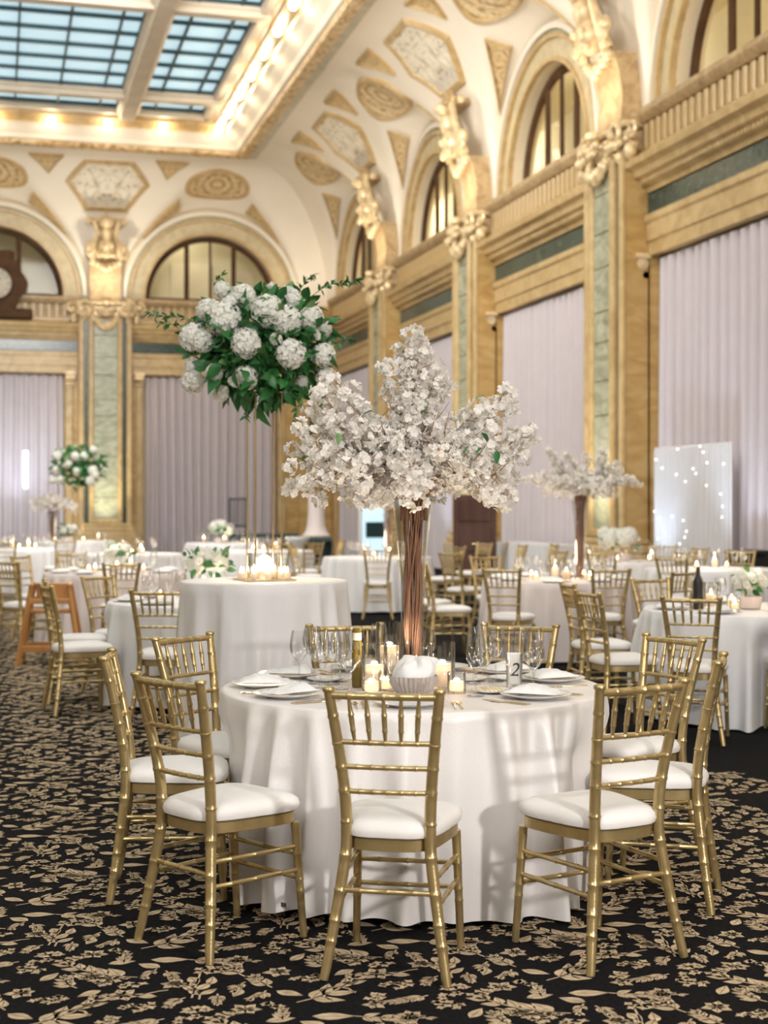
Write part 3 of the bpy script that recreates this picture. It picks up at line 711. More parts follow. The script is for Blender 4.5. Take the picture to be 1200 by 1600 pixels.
# --- curtains in every opening
def curtain(M, c, half, name, label, group, folds, zt=5.38, seed=0, flip=1):
    rnd = random.Random(seed); n = folds*8; ph = [rnd.uniform(-.5, .5) for _ in range(folds+2)]; am = [rnd.uniform(0.7, 1.25) for _ in range(folds+2)]
    def fn(u, t):
        f = u*folds; k = int(f); a = am[k]*(1-(f-k))+am[k+1]*(f-k); pz = ph[k]*(1-(f-k))+ph[k+1]*(f-k)
        amp = (0.085+0.05*(1-t))*a; z = 0.03+(zt-0.03)*t-(0.05*abs(sin(pi*f)) if t > 0.995 else 0)
        return M(c-half+2*half*u+0.02*sin(7*u+3*t), -0.13+amp*sin(2*pi*f+pz*(1-t)), z)
    th = thing(name, label, 'curtain', M(c, -0.13, 0), 0, group)
    mb = MB().grid(fn, n, 6); o = MB(); lx, ly, lz = th.location; mb.v = [(x-lx, y-ly, z-lz) for x, y, z in mb.v]
    obj('fabric', mb, CURT, th, smooth=180)
    r = MB(); r.tube([M(c-half, -0.13, zt+0.03), M(c+half, -0.13, zt+0.03)], 0.02, 6); r.v = [(x-lx, y-ly, z-lz) for x, y, z in r.v]
    obj('rod', r, BLACK, th)
names = {0: 'beside the room corner', 1: 'behind the dark wooden door', 2: 'behind the long white side table', 3: 'behind the sparkling sheer backdrop', 4: 'past the black equipment case'}
for k, c in enumerate(R_BAYS[:4]): curtain(m_right, c, 2.82, 'curtain', 'floor-length blush pleated curtain on the side wall '+names[k], None, 20, seed=k)
curtain(m_back, 0.0, 1.98, 'curtain', 'floor-length blush pleated curtain behind the upright light tube', None, 14, seed=8)
curtain(m_back, 6.4, 1.98, 'curtain', 'floor-length blush pleated curtain behind the dark teal furniture', None, 15, seed=9)
for k, c in enumerate(R_BAYS[:5]):
    struct('window_%d' % (7+k), MB().box((W+0.47, c, 2.75), (0.04, 5.0, 5.4)), WALLC, smooth=0)  # plain backing panels closing the side openings behind the curtains, not windows
for k, c in enumerate(B_BAYS): struct('window_%d' % (12+k), MB().box((c, BY+0.47, 2.75), (4.1, 0.04, 5.4)), WALLC, smooth=0)  # the same unseen backing panels for the back wall openings
# ================================================================ gold bamboo-style chairs
def bamboo(mb, pts, r, rings, n=10, rr=1.22, rw=0.004, caps=None):
    """rod along a polyline with raised joint rings at the given arc fractions"""
    P = [Vector(p) for p in pts]; L = [0]
    for a, b in zip(P, P[1:]): L.append(L[-1]+(b-a).length)
    T = L[-1]
    def pos(s):
        s = min(max(s, 0), T)
        for i in range(len(P)-1):
            if s <= L[i+1]+1e-9: return P[i].lerp(P[i+1], (s-L[i])/max(1e-9, L[i+1]-L[i]))
        return P[-1]
    def rad(s): return r(s/T) if callable(r) else r
    st = [(s, 1.0) for s in L]
    for q in rings:
        c = q*T; st += [(c-rw*1.6, 1.0), (c-rw*0.7, rr), (c-rw*0.15, rr), (c, rr*0.9), (c+rw*0.15, rr), (c+rw*0.7, rr), (c+rw*1.6, 1.0)]
    st = sorted((max(0, min(T, s)), k) for s, k in st); out = []
    for s, k in st:
        if out and s-out[-1][0] < 1e-5: out[-1] = (s, max(k, out[-1][1])); continue
        out.append((s, k))
    mb.tube([pos(s) for s, _ in out], [rad(s)*k for s, k in out], n)
def curve(ctrl, k=5):
    """Catmull-Rom through control points"""
    C = [Vector(c) for c in ctrl]; C = [C[0]*2-C[1]]+C+[C[-1]*2-C[-2]]; out = []
    for i in range(1, len(C)-2):
        for j in range(k):
            t = j/k; a, b, c, d = C[i-1:i+3]
            out.append(0.5*((2*b)+(c-a)*t+(2*a-5*b+4*c-d)*t*t+(3*b-a-3*c+d)*t**3))
    return out+[C[-2]]
def post_path(s):
    return curve([(s*0.196, -0.222, 0.0), (s*0.168, -0.196, 0.17), (s*0.140, -0.172, 0.36), (s*0.134, -0.166, 0.46), (s*0.139, -0.176, 0.59), (s*0.155, -0.206, 0.75), (s*0.176, -0.243, 0.912)], 5)
def post_at(s, z):
    p = post_path(s)
    for a, b in zip(p, p[1:]):
        if a.z <= z <= b.z: return a.lerp(b, (z-a.z)/(b.z-a.z))
    return p[-1]
def cushion_outline(n=64, k=1.0):
    out = []
    for i in range(n):
        a = 2*pi*i/n; c, s = cos(a), sin(a); q = 4.2
        d = (abs(c)**q+abs(s)**q)**(-1/q); x, y = c*d, s*d
        out.append((x*(0.173+0.032*y)*k*(1.0 if y > -2 else 1), (0.012+y*0.198)*1.0*k))
    return out
def chair_parts():
    R = []                                                   # (name, MB, material)
    mb = MB(); n = 64; o1 = cushion_outline(n, 0.97)
    prof = [(0.93, 0.398), (1.0, 0.402), (1.0, 0.438), (0.95, 0.442)]
    vs = [(x*k, y*k, z) for k, z in prof for x, y in o1]
    mb.add(vs, [(i*n+j, i*n+(j+1) % n, (i+1)*n+(j+1) % n, (i+1)*n+j) for i in range(3) for j in range(n)]+[tuple(range(n))[::-1], tuple(3*n+j for j in range(n))])
    R.append(('seat', mb, GOLDP))
    mb = MB(); o1 = cushion_outline(n, 1.03); rnd = random.Random(3)
    wr = [1+0.010*rnd.uniform(-1, 1) for _ in range(n)]
    prof = [(0.93, 0.4405), (1.0, 0.446), (1.025, 0.462), (1.0, 0.478), (0.93, 0.490), (0.78, 0.498), (0.5, 0.504), (0.2, 0.506)]
    vs = [(x*k*(wr[j] if i < 3 else 1), y*k*(wr[j] if i < 3 else 1), z) for i, (k, z) in enumerate(prof) for j, (x, y) in enumerate(o1)]
    m = len(prof); mb.add(vs, [(i*n+j, i*n+(j+1) % n, (i+1)*n+(j+1) % n, (i+1)*n+j) for i in range(m-1) for j in range(n)]+[tuple(range(n))[::-1], tuple((m-1)*n+j for j in range(n))])
    R.append(('cushion', mb, CUSH))
    for s in (-1, 1):
        mb = MB(); bamboo(mb, post_path(s), lambda t: 0.0145+0.0045*sin(pi*min(1, t*0.95))**0.7, [0.13, 0.20, 0.30, 0.42, 0.535, 0.645, 0.73, 0.815, 0.91], 12, 1.10, 0.0042)
        tp = post_at(s, 0.912); mb.lathe([(0.0165, -0.004), (0.020, 0.0), (0.020, 0.008), (0.016, 0.013), (0.006, 0.015)], 12, tuple(tp)); R.append(('back_post', mb, GOLDP))
    for s in (-1, 1):
        mb = MB(); bamboo(mb, [(s*0.180, 0.205, 0.0), (s*0.168, 0.176, 0.40)], lambda t: 0.0125+0.0035*t, [0.40, 0.50, 0.72], 12, 1.10, 0.0042); R.append(('leg', mb, GOLDP))
    def rail(z, bow, r, rings, nm):
        a, b = post_at(-1, z), post_at(1, z); mb = MB(); m = (a+b)/2+Vector((0, -bow, 0))
        bamboo(mb, curve([a, a.lerp(m, .5)+Vector((0, -bow*.25, 0)), m, b.lerp(m, .5)+Vector((0, -bow*.25, 0)), b], 3), r, rings, 10, 1.15, 0.003); R.append((nm, mb, GOLDP)); return m
    rg = [0.18, 0.34, 0.5, 0.66, 0.82]
    rail(0.898, 0.012, 0.0125, rg, 'top_rail')
    for z in (0.748, 0.668, 0.588): rail(z, 0.010, 0.0085, rg, 'back_rail')
    for q in rg:
        a = post_at(-1, 0.748).lerp(post_at(1, 0.748), q); b = post_at(-1, 0.892).lerp(post_at(1, 0.892), q)
        bw = 0.010*4*q*(1-q); a.y -= bw; b.y -= bw*1.2; mb = MB()
        bamboo(mb, [a, a.lerp(b, .2), a.lerp(b, .5), a.lerp(b, .8), b], lambda t: 0.0048+0.0042*sin(pi*t), [0.27, 0.62], 8, 1.16, 0.003); R.append(('spindle', mb, GOLDP))
    def st(a, b): mb = MB(); bamboo(mb, [a, b], 0.0085, [0.22, 0.5, 0.78], 8, 1.17, 0.003); R.append(('stretcher', mb, GOLDP))
    fl = lambda s, z: Vector((s*(0.180-0.012*z/0.4), 0.205-0.029*z/0.4, z))
    st(fl(-1, 0.288), fl(1, 0.288)); st(fl(-1, 0.205), fl(1, 0.205))
    for s in (-1, 1): st(post_at(s, 0.315), fl(s, 0.315)); st(post_at(s, 0.235), fl(s, 0.235))
    st(post_at(-1, 0.275), post_at(1, 0.275))
    return R
CPARTS = [(nm, mesh(nm, mb, mt, 45), mt, mb) for nm, mb, mt in chair_parts()]
fr = MB(); cu = MB()
for nm, me, mt, mb in CPARTS: (cu if nm == 'cushion' else fr).merge(mb)
CFRAME, CCUSH = mesh('frame', fr, GOLDP, 45), mesh('cushion', cu, CUSH, 45)
CHAIRS = []
def chair(loc, fwd, label, group, full=True):
    """fwd: 2-D direction the sitter would face"""
    CHAIRS.append((loc[0], loc[1], math.atan2(fwd[1], fwd[0])))
    t = thing('banquet_chair', label, 'chair', (loc[0], loc[1], 0.003 if True else 0), math.atan2(-fwd[0], fwd[1]), group)
    if full:
        for nm, me, mt, mb in CPARTS: obj(nm, me, None, t)
    else: obj('frame', CFRAME, None, t); obj('cushion', CCUSH, None, t)
    return t
def cam_dir(r, d): return (r*CA+d*SA, d*CA-r*SA)     # (across, away) -> world direction

# ================================================================ round tables under floor-length cloths
def cloth_mesh(r, h, folds, seed, nth, nz, flare=0.05, amp=0.115, dents=()):
    rnd = random.Random(seed); a1, a2, a3, a4, a5 = [rnd.uniform(0, 6.28) for _ in range(5)]
    def fold(th, t):
        ph = folds*th+1.5*sin(3*th+a1)+1.1*sin(5*th+a2)+0.35*sin(11*th+a3)*t+0.5*(1-t)*sin(2*th+a4)
        c = 0.5+0.5*cos(ph); return c**1.6*(0.78+0.42*sin(4*th+a5)+0.2*sin(9*th+a1))
    mb = MB(); rows = [(0.03, 0.0), (0.35, 0), (0.7, 0), (0.93, 0), (0.985, 0.0)]
    vs = []
    for k, _ in rows: vs += [(r*k*cos(2*pi*j/nth), r*k*sin(2*pi*j/nth), h) for j in range(nth)]
    for k, dz in ((0.998, 0.002), (1.006, 0.008)): vs += [(r*k*cos(2*pi*j/nth), r*k*sin(2*pi*j/nth), h-dz) for j in range(nth)]
    for i in range(1, nz+1):
        t = i/nz; s = t**0.8
        for j in range(nth):
            th = 2*pi*j/nth; f = fold(th, s)
            rr = r*1.004+flare*s+amp*t**0.6*(f-0.33)
            zz = h*(1-t)
            for da, lim in dents:
                d = abs((th-da+pi) % (2*pi)-pi); wgt = max(0, min(1, (0.46-d)/0.18)); wz = max(0, min(1, (0.70-zz)/0.16))
                if wgt*wz > 0 and rr > lim: rr -= (rr-lim)*(wgt*wgt*(3-2*wgt))*(wz*wz*(3-2*wz))
            hem = 0.014+(0.012*sin(3*th+seed)+0.012)*(1 if i == nz else 0)
            z = (h-0.010)*(1-t)+hem*t if i < nz else hem
            vs.append((rr*cos(th), rr*sin(th), z))
    m = len(rows)+2+nz
    mb.add(vs, [(i*nth+j, (i+1)*nth+j, (i+1)*nth+(j+1) % nth, i*nth+(j+1) % nth) for i in range(m-1) for j in range(nth)]+[tuple(range(nth))])
    return mb
TOPZ = 0.762
TABLE_TOP = mesh('tabletop', MB().lathe([(0.74, 0.715), (0.755, 0.725), (0.755, 0.752), (0.74, 0.757)], 48), HWOOD)
TABLE_LEG = mesh('leg', MB().tube([(0, 0, 0.004), (0, 0, 0.715)], 0.018, 8), BLACK)
CLOTHS = []
def table(px, D, label, clabel, cmat, seed, near=False, group=None):
    p = at(px, D); t = thing('round_table', label, 'table', tuple(p), 0, group)
    obj('tabletop', TABLE_TOP, None, t)
    for i in range(4): obj('leg', TABLE_LEG, None, t, loc=(0.45*cos(pi/4+pi/2*i), 0.45*sin(pi/4+pi/2*i), 0))
    CLOTHS.append((p, clabel, cmat, seed, near))
    return p
def lay_cloths():
    """drape each cloth once the chairs stand, so that it gives way to the seats pushed against it"""
    for p, clabel, cmat, seed, near in CLOTHS:
        dents = []
        for x, y, _ in CHAIRS:
            d = math.hypot(x-p.x, y-p.y)
            if d < 1.15: dents.append((math.atan2(y-p.y, x-p.x), d-0.235))
        me = mesh('tablecloth', cloth_mesh(0.770, TOPZ, 27 if near else 24, seed, 520 if near else 220, 24 if near else 12, dents=dents), cmat, 180)
        cl = tag(obj('tablecloth', me, None, None, loc=tuple(p)), clabel, 'tablecloth')
        if near:
            th = math.atan2((hp-TC).y, (hp-TC).x)
            best = min((v.co for v in me.vertices if 0.03 < v.co.z < 0.09), key=lambda q: abs(math.atan2(q.y, q.x)-th)); r = math.hypot(best.x, best.y)+0.006
            ht = obj('hem_tag', MB().box((0, 0, 0), (0.036, 0.003, 0.015)), mat('brown woven tag', (0.10, 0.06, 0.035), 0.8), cl, loc=(r*cos(th), r*sin(th), 0.062), rot=(0, 0, th+pi/2)); ht['label'] = 'tiny brown printed tag at the hem'
# ================================================================ tableware prototypes
def lathe_me(name, prof, m, n=20, capb=True, capt=False): return mesh(name, MB().lathe(prof, n, capb=capb, capt=capt), m, 60)
def prof_curve(ctrl, k=4): return [(max(1e-4, p.x), p.y) for p in curve([(a, b, 0) for a, b in ctrl], k)]
WINE = lathe_me('wine_glass', [(0.001, 0.003), (0.033, 0.002), (0.034, 0.004), (0.012, 0.008), (0.0045, 0.014)]+prof_curve([(0.0038, 0.03), (0.0038, 0.095), (0.016, 0.108), (0.034, 0.135), (0.0385, 0.165), (0.035, 0.195), (0.029, 0.225)]), GLASS, 24)
FLUTE = lathe_me('champagne_flute', [(0.001, 0.003), (0.030, 0.002), (0.031, 0.004), (0.010, 0.008), (0.0042, 0.014)]+prof_curve([(0.0036, 0.03), (0.0036, 0.085), (0.012, 0.098), (0.026, 0.14), (0.028, 0.18), (0.022, 0.235)]), GLASS, 24)
GOBLET = lathe_me('water_goblet', [(0.001, 0.003), (0.035, 0.002), (0.036, 0.004), (0.014, 0.008), (0.0055, 0.014)]+prof_curve([(0.0045, 0.025), (0.0045, 0.075), (0.018, 0.09), (0.040, 0.125), (0.043, 0.16), (0.036, 0.20)]), GLASS, 24)
PLATE = lathe_me('dinner_plate', [(0.001, 0.004), (0.08, 0.003), (0.085, 0.006), (0.10, 0.010), (0.134, 0.018), (0.136, 0.020), (0.134, 0.021), (0.10, 0.013), (0.08, 0.009), (0.001, 0.008)], CHINA, 40)
PLATE_R = mesh('gold_rim', MB().lathe([(0.1335, 0.0208), (0.1362, 0.0195), (0.1362, 0.0185)], 40, capb=False, capt=False), GOLDM)
SPLATE = lathe_me('side_plate', [(0.001, 0.003), (0.05, 0.003), (0.078, 0.012), (0.079, 0.014), (0.05, 0.006), (0.001, 0.005)], CHINA, 32)
def napkin_mb(seed):
    rnd = random.Random(seed); a, b, c = [rnd.uniform(0, 6) for _ in range(3)]; mb = MB()
    def f(u, v, top):
        x = (u-0.5)*0.20; y = (v-0.5)*0.15*(1-0.35*u)
        z = 0.024+(0.028*(0.6+0.4*sin(5*u+a))*max(0, 1-(2*v-1)**4)*max(0.15, 1-(2*u-1)**6)+0.006*abs(sin(14*u+b)*sin(9*v+c)) if top else 0)
        return (x, y, z)
    mb.grid(lambda u, v: f(u, v, True), 16, 12); n = len(mb.v)
    k = 17; bot = MB().grid(lambda u, v: f(u, v, False), 16, 12); mb.add(bot.v, [q[::-1] for q in bot.f])
    edge = [(i, 0) for i in range(16)]+[(16, j) for j in range(12)]+[(i, 12) for i in range(16, 0, -1)]+[(0, j) for j in range(12, 0, -1)]
    id_ = [j*k+i for i, j in edge]
    mb.f += [(id_[i], n+id_[i], n+id_[(i+1) % len(id_)], id_[(i+1) % len(id_)]) for i in range(len(id_))]
    return mb
NAPKINS = [mesh('folded_napkin', napkin_mb(s), NAPK, 50) for s in range(3)]
def cutlery(kind):
    mb = MB(); hl = 0.115
    mb.add(*strip([(0, -0.003, .0), (0, -0.004, .02), (0, -0.0032, .06), (0, -0.0022, hl)], 0.003))
    if kind == 'fork':
        mb.add(*strip([(0, -0.0025, hl), (0, -0.008, hl+.018), (0, -0.0095, hl+.03), (0, -0.0095, hl+.036)], 0.0025))
        for q in (-0.0072, -0.0024, 0.0024, 0.0072): mb.box((q, hl+.055, 0.004), (0.0026, 0.044, 0.0022))
    elif kind == 'knife': mb.add(*strip([(0, -0.003, hl), (0, -0.0075, hl+.02), (0, -0.0085, hl+.07), (0, -0.002, hl+.105)], 0.002))
    else: mb.add(*strip([(0, -0.0025, hl), (0, -0.011, hl+.015), (0, -0.014, hl+.035), (0, -0.009, hl+.055), (0, -0.002, hl+.06)], 0.0025))
    return mb
def strip(st, th):
    vs = []
    for _, w, y in st: vs += [(w, y, 0.001), (-w, y, 0.001), (-w*0.7, y, 0.001+th), (w*0.7, y, 0.001+th)]
    n = len(st); fs = [(4*i+j, 4*i+(j+1) % 4, 4*i+4+(j+1) % 4, 4*i+4+j) for i in range(n-1) for j in range(4)]+[(3, 2, 1, 0), tuple(4*n-4+j for j in range(4))]
    return vs, fs
FORK, KNIFE, SPOON = [mesh(k, cutlery(k), GOLDM, 30) for k in ('fork', 'knife', 'spoon')]
def hurr(r, h): return lathe_me('glass_cylinder', [(0.001, 0.003), (r*0.97, 0.002), (r, 0.006), (r, h), (r*0.96, h), (r*0.955, 0.012)], GLASS, 28)
HUR_T, HUR_M, HUR_S = hurr(0.055, 0.26), hurr(0.052, 0.185), hurr(0.036, 0.085)
def pillar(r, h): return mesh('candle', MB().lathe([(r*0.9, 0.013), (r, 0.016), (r, h-0.004), (r*0.94, h), (r*0.84, h-0.006), (r*0.80, h-0.032), (0.002, h-0.036)], 20, capt=False), WAX, 50)
PIL_T, PIL_M, PIL_S = pillar(0.038, 0.165), pillar(0.036, 0.10), pillar(0.030, 0.050)
fl = MB().lathe([(0.001, 0.0), (0.0045, 0.006), (0.006, 0.012), (0.004, 0.022), (0.0006, 0.034)], 10); FLAME_ME = mesh('flame', fl, FLAME, 180)
wk = MB().tube([(0, 0, -0.01), (0, 0, 0.006)], 0.0012, 5); WICK_ME = mesh('wick', wk, BLACK)
def single(name, me, p, label, cat, group=None, rz=0, rot=None):
    o = obj(name, me, None, None, loc=tuple(p), rot=rot or (0, 0, rz)); return tag(o, label, cat, group)
def candle(p, kind, label, group=None, lamp=0.0, fs=1.0):
    h, pl, zc = {'t': (HUR_T, PIL_T, 0.131), 'm': (HUR_M, PIL_M, 0.066), 's': (HUR_S, PIL_S, 0.016)}[kind]
    t = thing('candle_holder', label, 'candle', tuple(p), 0, group); obj('glass_cylinder', h, None, t); c = obj('candle', pl, None, t)
    f = obj('flame', FLAME_ME, None, c, loc=(0, 0, zc+0.004)); f.scale = (fs, fs, fs); obj('wick', WICK_ME, None, c, loc=(0, 0, zc))
    if lamp: light('candle_light', 'POINT', (p[0], p[1], p[2]+zc+0.022), lamp*4, (1.0, 0.80, 0.58), None, 0.02)
    return t

# ================================================================ flowers
def floret(mb, c, nrm, r, npet=5, cup=0.25, rnd=random, wide=0.55):
    n = Vector(nrm).normalized(); u = n.orthogonal().normalized(); w = n.cross(u); a0 = rnd.random()*6.28; c = Vector(c)
    for i in range(npet):
        a = a0+2*pi*i/npet+rnd.uniform(-.12, .12); d = u*cos(a)+w*sin(a); s = n.cross(d); l = r*rnd.uniform(0.85, 1.1); q = cup+rnd.uniform(-.1, .15)
        vs = [c, c+d*l*0.55+s*l*wide*0.8+n*l*q*0.35, c+d*l*1.0+s*l*wide*0.35+n*l*q, c+d*l*0.93+n*l*(q+0.08), c+d*l*1.0-s*l*wide*0.35+n*l*q, c+d*l*0.55-s*l*wide*0.8+n*l*q*0.35]
        mb.add([tuple(v) for v in vs], [(0, 1, 2, 3), (0, 3, 4, 5)])
def sph(rnd):
    z = rnd.uniform(-1, 1); a = rnd.random()*6.28; k = sqrt(1-z*z); return Vector((k*cos(a), k*sin(a), z))
def hydrangea_mb(seed, r=0.088, n=150, fr=0.017):
    rnd = random.Random(seed); mb = MB(); mb.ball((0, 0, 0), r*0.82, 10, 8); ga = pi*(3-sqrt(5))
    for i in range(n):
        z = 1-2*(i+.5)/n; k = sqrt(1-z*z); d = Vector((k*cos(ga*i), k*sin(ga*i), z)); d = (d+sph(rnd)*0.12).normalized()
        floret(mb, d*r*rnd.uniform(0.88, 1.02), d+sph(rnd)*0.35, fr*rnd.uniform(0.85, 1.15), 4, 0.15, rnd, 0.75)
    return mb
def rose_mb(seed, r=0.035):
    rnd = random.Random(seed); mb = MB()
    for ring_, (k, n, up, tilt) in enumerate(((0.25, 4, 0.9, 0.15), (0.5, 5, 0.75, 0.35), (0.8, 6, 0.5, 0.7), (1.0, 7, 0.25, 1.0))):
        for i in range(n):
            a = 2*pi*i/n+ring_*0.7+rnd.uniform(-.1, .1); pts = []
            for t in (0, 0.5, 1.0):
                for s in (-1, 0, 1):
                    aa = a+s*0.55*(0.6+0.4*t); rr = r*k*(0.35+0.65*t*tilt+0.15)-0.03*r*abs(s); z = r*(up*t*1.1-0.35*(1-t))-0.12*r*abs(s)*t
                    pts.append((rr*cos(aa), rr*sin(aa), z))
            mb.add(pts, [(3*j+i2, 3*j+i2+1, 3*j+i2+4, 3*j+i2+3) for j in range(2) for i2 in range(2)])
    return mb
def leaf_mb(L=0.075, w=0.02, fold=0.25, curl=0.3, n=5):
    mb = MB(); vs = []
    for i in range(n+1):
        t = i/n; ww = w*sin(pi*min(1, t**0.75*0.98+0.02)); z = -curl*L*t*t; vs += [(-ww, t*L, z+ww*fold*1.5), (0, t*L, z), (ww, t*L, z+ww*fold*1.5)]
    mb.add(vs, [(3*i+j, 3*i+j+1, 3*i+j+4, 3*i+j+3) for i in range(n) for j in range(2)]); return mb
def orient(o, d, roll=0.0):
    """turn local +Y along d"""
    q = Vector(d).to_track_quat('Y', 'Z').to_matrix(); o.rotation_euler = (q @ Matrix.Rotation(roll, 3, 'Y')).to_euler()
def mat_dir(p, d, roll=0, s=1.0):
    q = Vector(d).to_track_quat('Y', 'Z').to_matrix() @ Matrix.Rotation(roll, 3, 'Y'); return Matrix.Translation(Vector(p)) @ q.to_4x4() @ Matrix.Scale(s, 4)
HYD = [mesh('hydrangea_head', hydrangea_mb(s), PETALW, 180) for s in range(3)]
ROSE = [mesh('rose', rose_mb(s), PETALW, 180) for s in range(2)]
LEAVES = [mesh('leaf', leaf_mb(*a), LEAFM, 180) for a in ((0.085, 0.024), (0.07, 0.021, 0.3, 0.1), (0.10, 0.027, 0.2, 0.5))]
LEAVES.append(mesh('leaf', leaf_mb(0.08, 0.024), LEAFL, 180)); LEAVES.append(mesh('leaf', leaf_mb(0.034, 0.007, 0.2, 0.1, 3), LEAFM, 180))
def cluster_mb(seed, n=15, R=0.038, fr=0.0175):
    rnd = random.Random(seed); mb = MB()
    for i in range(n):
        d = sph(rnd); floret(mb, d*R*rnd.uniform(0.6, 1.05), d+sph(rnd)*0.4, fr*rnd.uniform(0.8, 1.15), 5, 0.3, rnd, 0.62)
        floret(mb, d*R*0.75, d, fr*0.55, 4, 0.6, rnd, 0.6)
    return mb
CLUST_MB = [cluster_mb(s) for s in range(6)]
CLUST = [mesh('blossom_cluster', m, PETAL, 180) for m in CLUST_MB]

def blossom_tree(base, vase_h, targets, scale, label, vlabel, detail, seed, ncl=5, nstem=43):
    """trumpet vase with branches fanning out of its mouth; targets = branch tips relative to the mouth"""
    rnd = random.Random(seed); b = Vector(base)
    vt = thing('trumpet_vase', vlabel, 'vase', tuple(b))
    H = vase_h; k = scale
    out = prof_curve([(0.045*k, 0.004), (0.046*k, 0.03), (0.047*k, H*0.3), (0.056*k, H*0.65), (0.084*k, H)], 5)
    inn = [(r-0.004, z) for r, z in out[::-1] if z > 0.02]
    obj('glass_wall', MB().lathe([(0.001, 0.002), (0.044*k, 0.002)]+out+inn, 36, capt=False), GLASSV, vt, smooth=60)
    obj('foot', MB().lathe([(0.02*k, 0.001), (0.058*k, 0.001), (0.060*k, 0.006), (0.050*k, 0.012), (0.045*k, 0.018)], 30), GLASSV, vt)
    mouth = b+Vector((0, 0, H))
    bt = thing('blossom_branches', label, 'flowers', tuple(b))
    allb = MB(); ncl_tot = 0; allc = MB(); heart = MB()
    for ti, tg in enumerate(targets):
        tg = Vector(tg); a = rnd.random()*6.28; r0 = 0.034*k*sqrt(rnd.random())
        s0 = Vector((r0*cos(a), r0*sin(a), 0.02)); r1 = 0.044*k*sqrt(rnd.random()); s1 = Vector((r1*cos(a+0.9), r1*sin(a+0.9), H*0.5))
        dirn = Vector((tg.x, tg.y, 0)); dl = dirn.length or 1; am = rnd.random()*6.28; rm = 0.066*k*sqrt(rnd.random()); m0 = (dirn/dl*min(0.066*k, dl*0.5))*0.25+Vector((cos(am), sin(am), 0))*rm*0.78+Vector((0, 0, H)); tip = Vector((tg.x, tg.y, H+tg.z))
        rise = 0.10*k if tg.z < 0.25*k else 0.02
        mid = m0.lerp(tip, 0.5)+Vector((rnd.uniform(-.03, .03), rnd.uniform(-.03, .03), rise+rnd.uniform(-.02, .03)))*k
        path = curve([s0, s1, m0, mid, tip] if ti < nstem else [m0-Vector((0, 0, 0.10*k)), m0-Vector((0, 0, 0.04*k)), m0, mid, tip], 5); n = len(path)
        rad = [max(0.0011, (0.0044-0.0033*(i/(n-1)))*k*rnd.uniform(.9, 1.1)) for i in range(n)]
        mb = MB(); mb.tube(path, rad, 6)
        for i in range(n//2, n-1, 2):                         # side twigs
            d = (sph(rnd)+Vector((0, 0, .3)))*0.08*k; mb.tube([path[i], path[i]+d*0.6, path[i]+d+Vector((0, 0, 0.01))], [0.0024*k, 0.0018*k, 0.001], 5)
        if detail: obj('branch', mb, BARK, bt)
        else: allb.merge(mb)
        L = (tip-m0).length; nc = max(2, int(ncl*L/(0.42*k)+rnd.random()))
        for c in range(nc):
            t = 0.30+0.70*(c+0.5*rnd.random())/nc; f = (n//2)+t*(n-1-n//2); i = min(int(f), n-2); p = path[i].lerp(path[i+1], f-i)+sph(rnd)*0.034*k
            if c == nc-1: p = tip
            s = rnd.uniform(0.85, 1.2)*k; e = (rnd.random()*6.28, rnd.random()*6.28, rnd.random()*6.28); ci = rnd.randrange(6)
            if detail and ncl_tot < 300:
                o = obj('blossom_cluster', CLUST[ci], None, bt, loc=tuple(p), rot=e); o.scale = (s, s, s)
            else:
                M = Matrix.Translation(p) @ (Matrix.Rotation(e[2], 4, 'Z') @ Matrix.Rotation(e[0], 4, 'X')) @ Matrix.Scale(s, 4); allc.merge(CLUST_MB[ci], M)
            ncl_tot += 1
    if not detail: obj('branches', allb, BARK, bt)
    if allc.v: o = obj('blossoms', allc, PETAL, bt, smooth=180); o['kind'] = 'stuff'
    return vt, bt
def tips(spec, seed, fill, rx, rz0, rz1, rd):
    """branch tips: chosen ones (across, depth, up) plus a fan of fill branches"""
    rnd = random.Random(seed); out = [cam_dir(a, d)+(z,) for a, d, z in spec]
    for i in range(fill):
        a = 2*pi*i/fill+rnd.uniform(-.3, .3); r = rnd.uniform(0.35, 1.0); z = rz0+(rz1-rz0)*rnd.random()*(1.15-r*0.75)
        out.append(cam_dir(rx*r*cos(a), rd*r*sin(a))+(z,))
    return out
# ================================================================ the front table, number two
TC = table(645, 5.975, 'round table under the ivory satin cloth, carrying the tall blossom vase and card two', 'ivory satin floor-length cloth with printed hem tag, under the number two place settings', CLOTH, 2, True)
tagm = MB().box((0, 0, 0), (0.034, 0.003, 0.014)); hp = at(440, 5.28)
G1 = 'chairs around the number two table'
def from_legs(rl, rr, fl_, fr_):
    """fit origin and facing from floor points (px, y) of the four legs"""
    f = lambda q: at(q[0], 2300*CAMH/(q[1]-790))
    pts = [f(q) for q in (rl, rr, fl_, fr_)]; c = sum(pts, Vector())/4
    d = ((pts[2]+pts[3])-(pts[0]+pts[1])); d2 = (pts[1]-pts[0])+(pts[3]-pts[2]); d2 = Vector((-d2.y, d2.x, 0)); d = d.normalized()+d2.normalized(); d.normalize()
    return c, (d.x, d.y)
CH = 'gold bamboo-style chair with ivory cushion '
c, f = from_legs((512, 1531), (705, 1545), (553, 1467), (716, 1480)); chair(c, f, CH+'backing the ribbed glass bowl', G1)
c, f = from_legs((225, 1466), (335.6, 1513), (368.6, 1430), (471.7, 1464)); chair(c, f, CH+'beside the printed hem tag of the ivory cloth', G1)
c, f = from_legs((915.6, 1528), (1063, 1494), (805.7, 1471.8), (935.5, 1445.6)); chair(c, f, CH+'throwing its barred back shadow on the ivory cloth', G1)
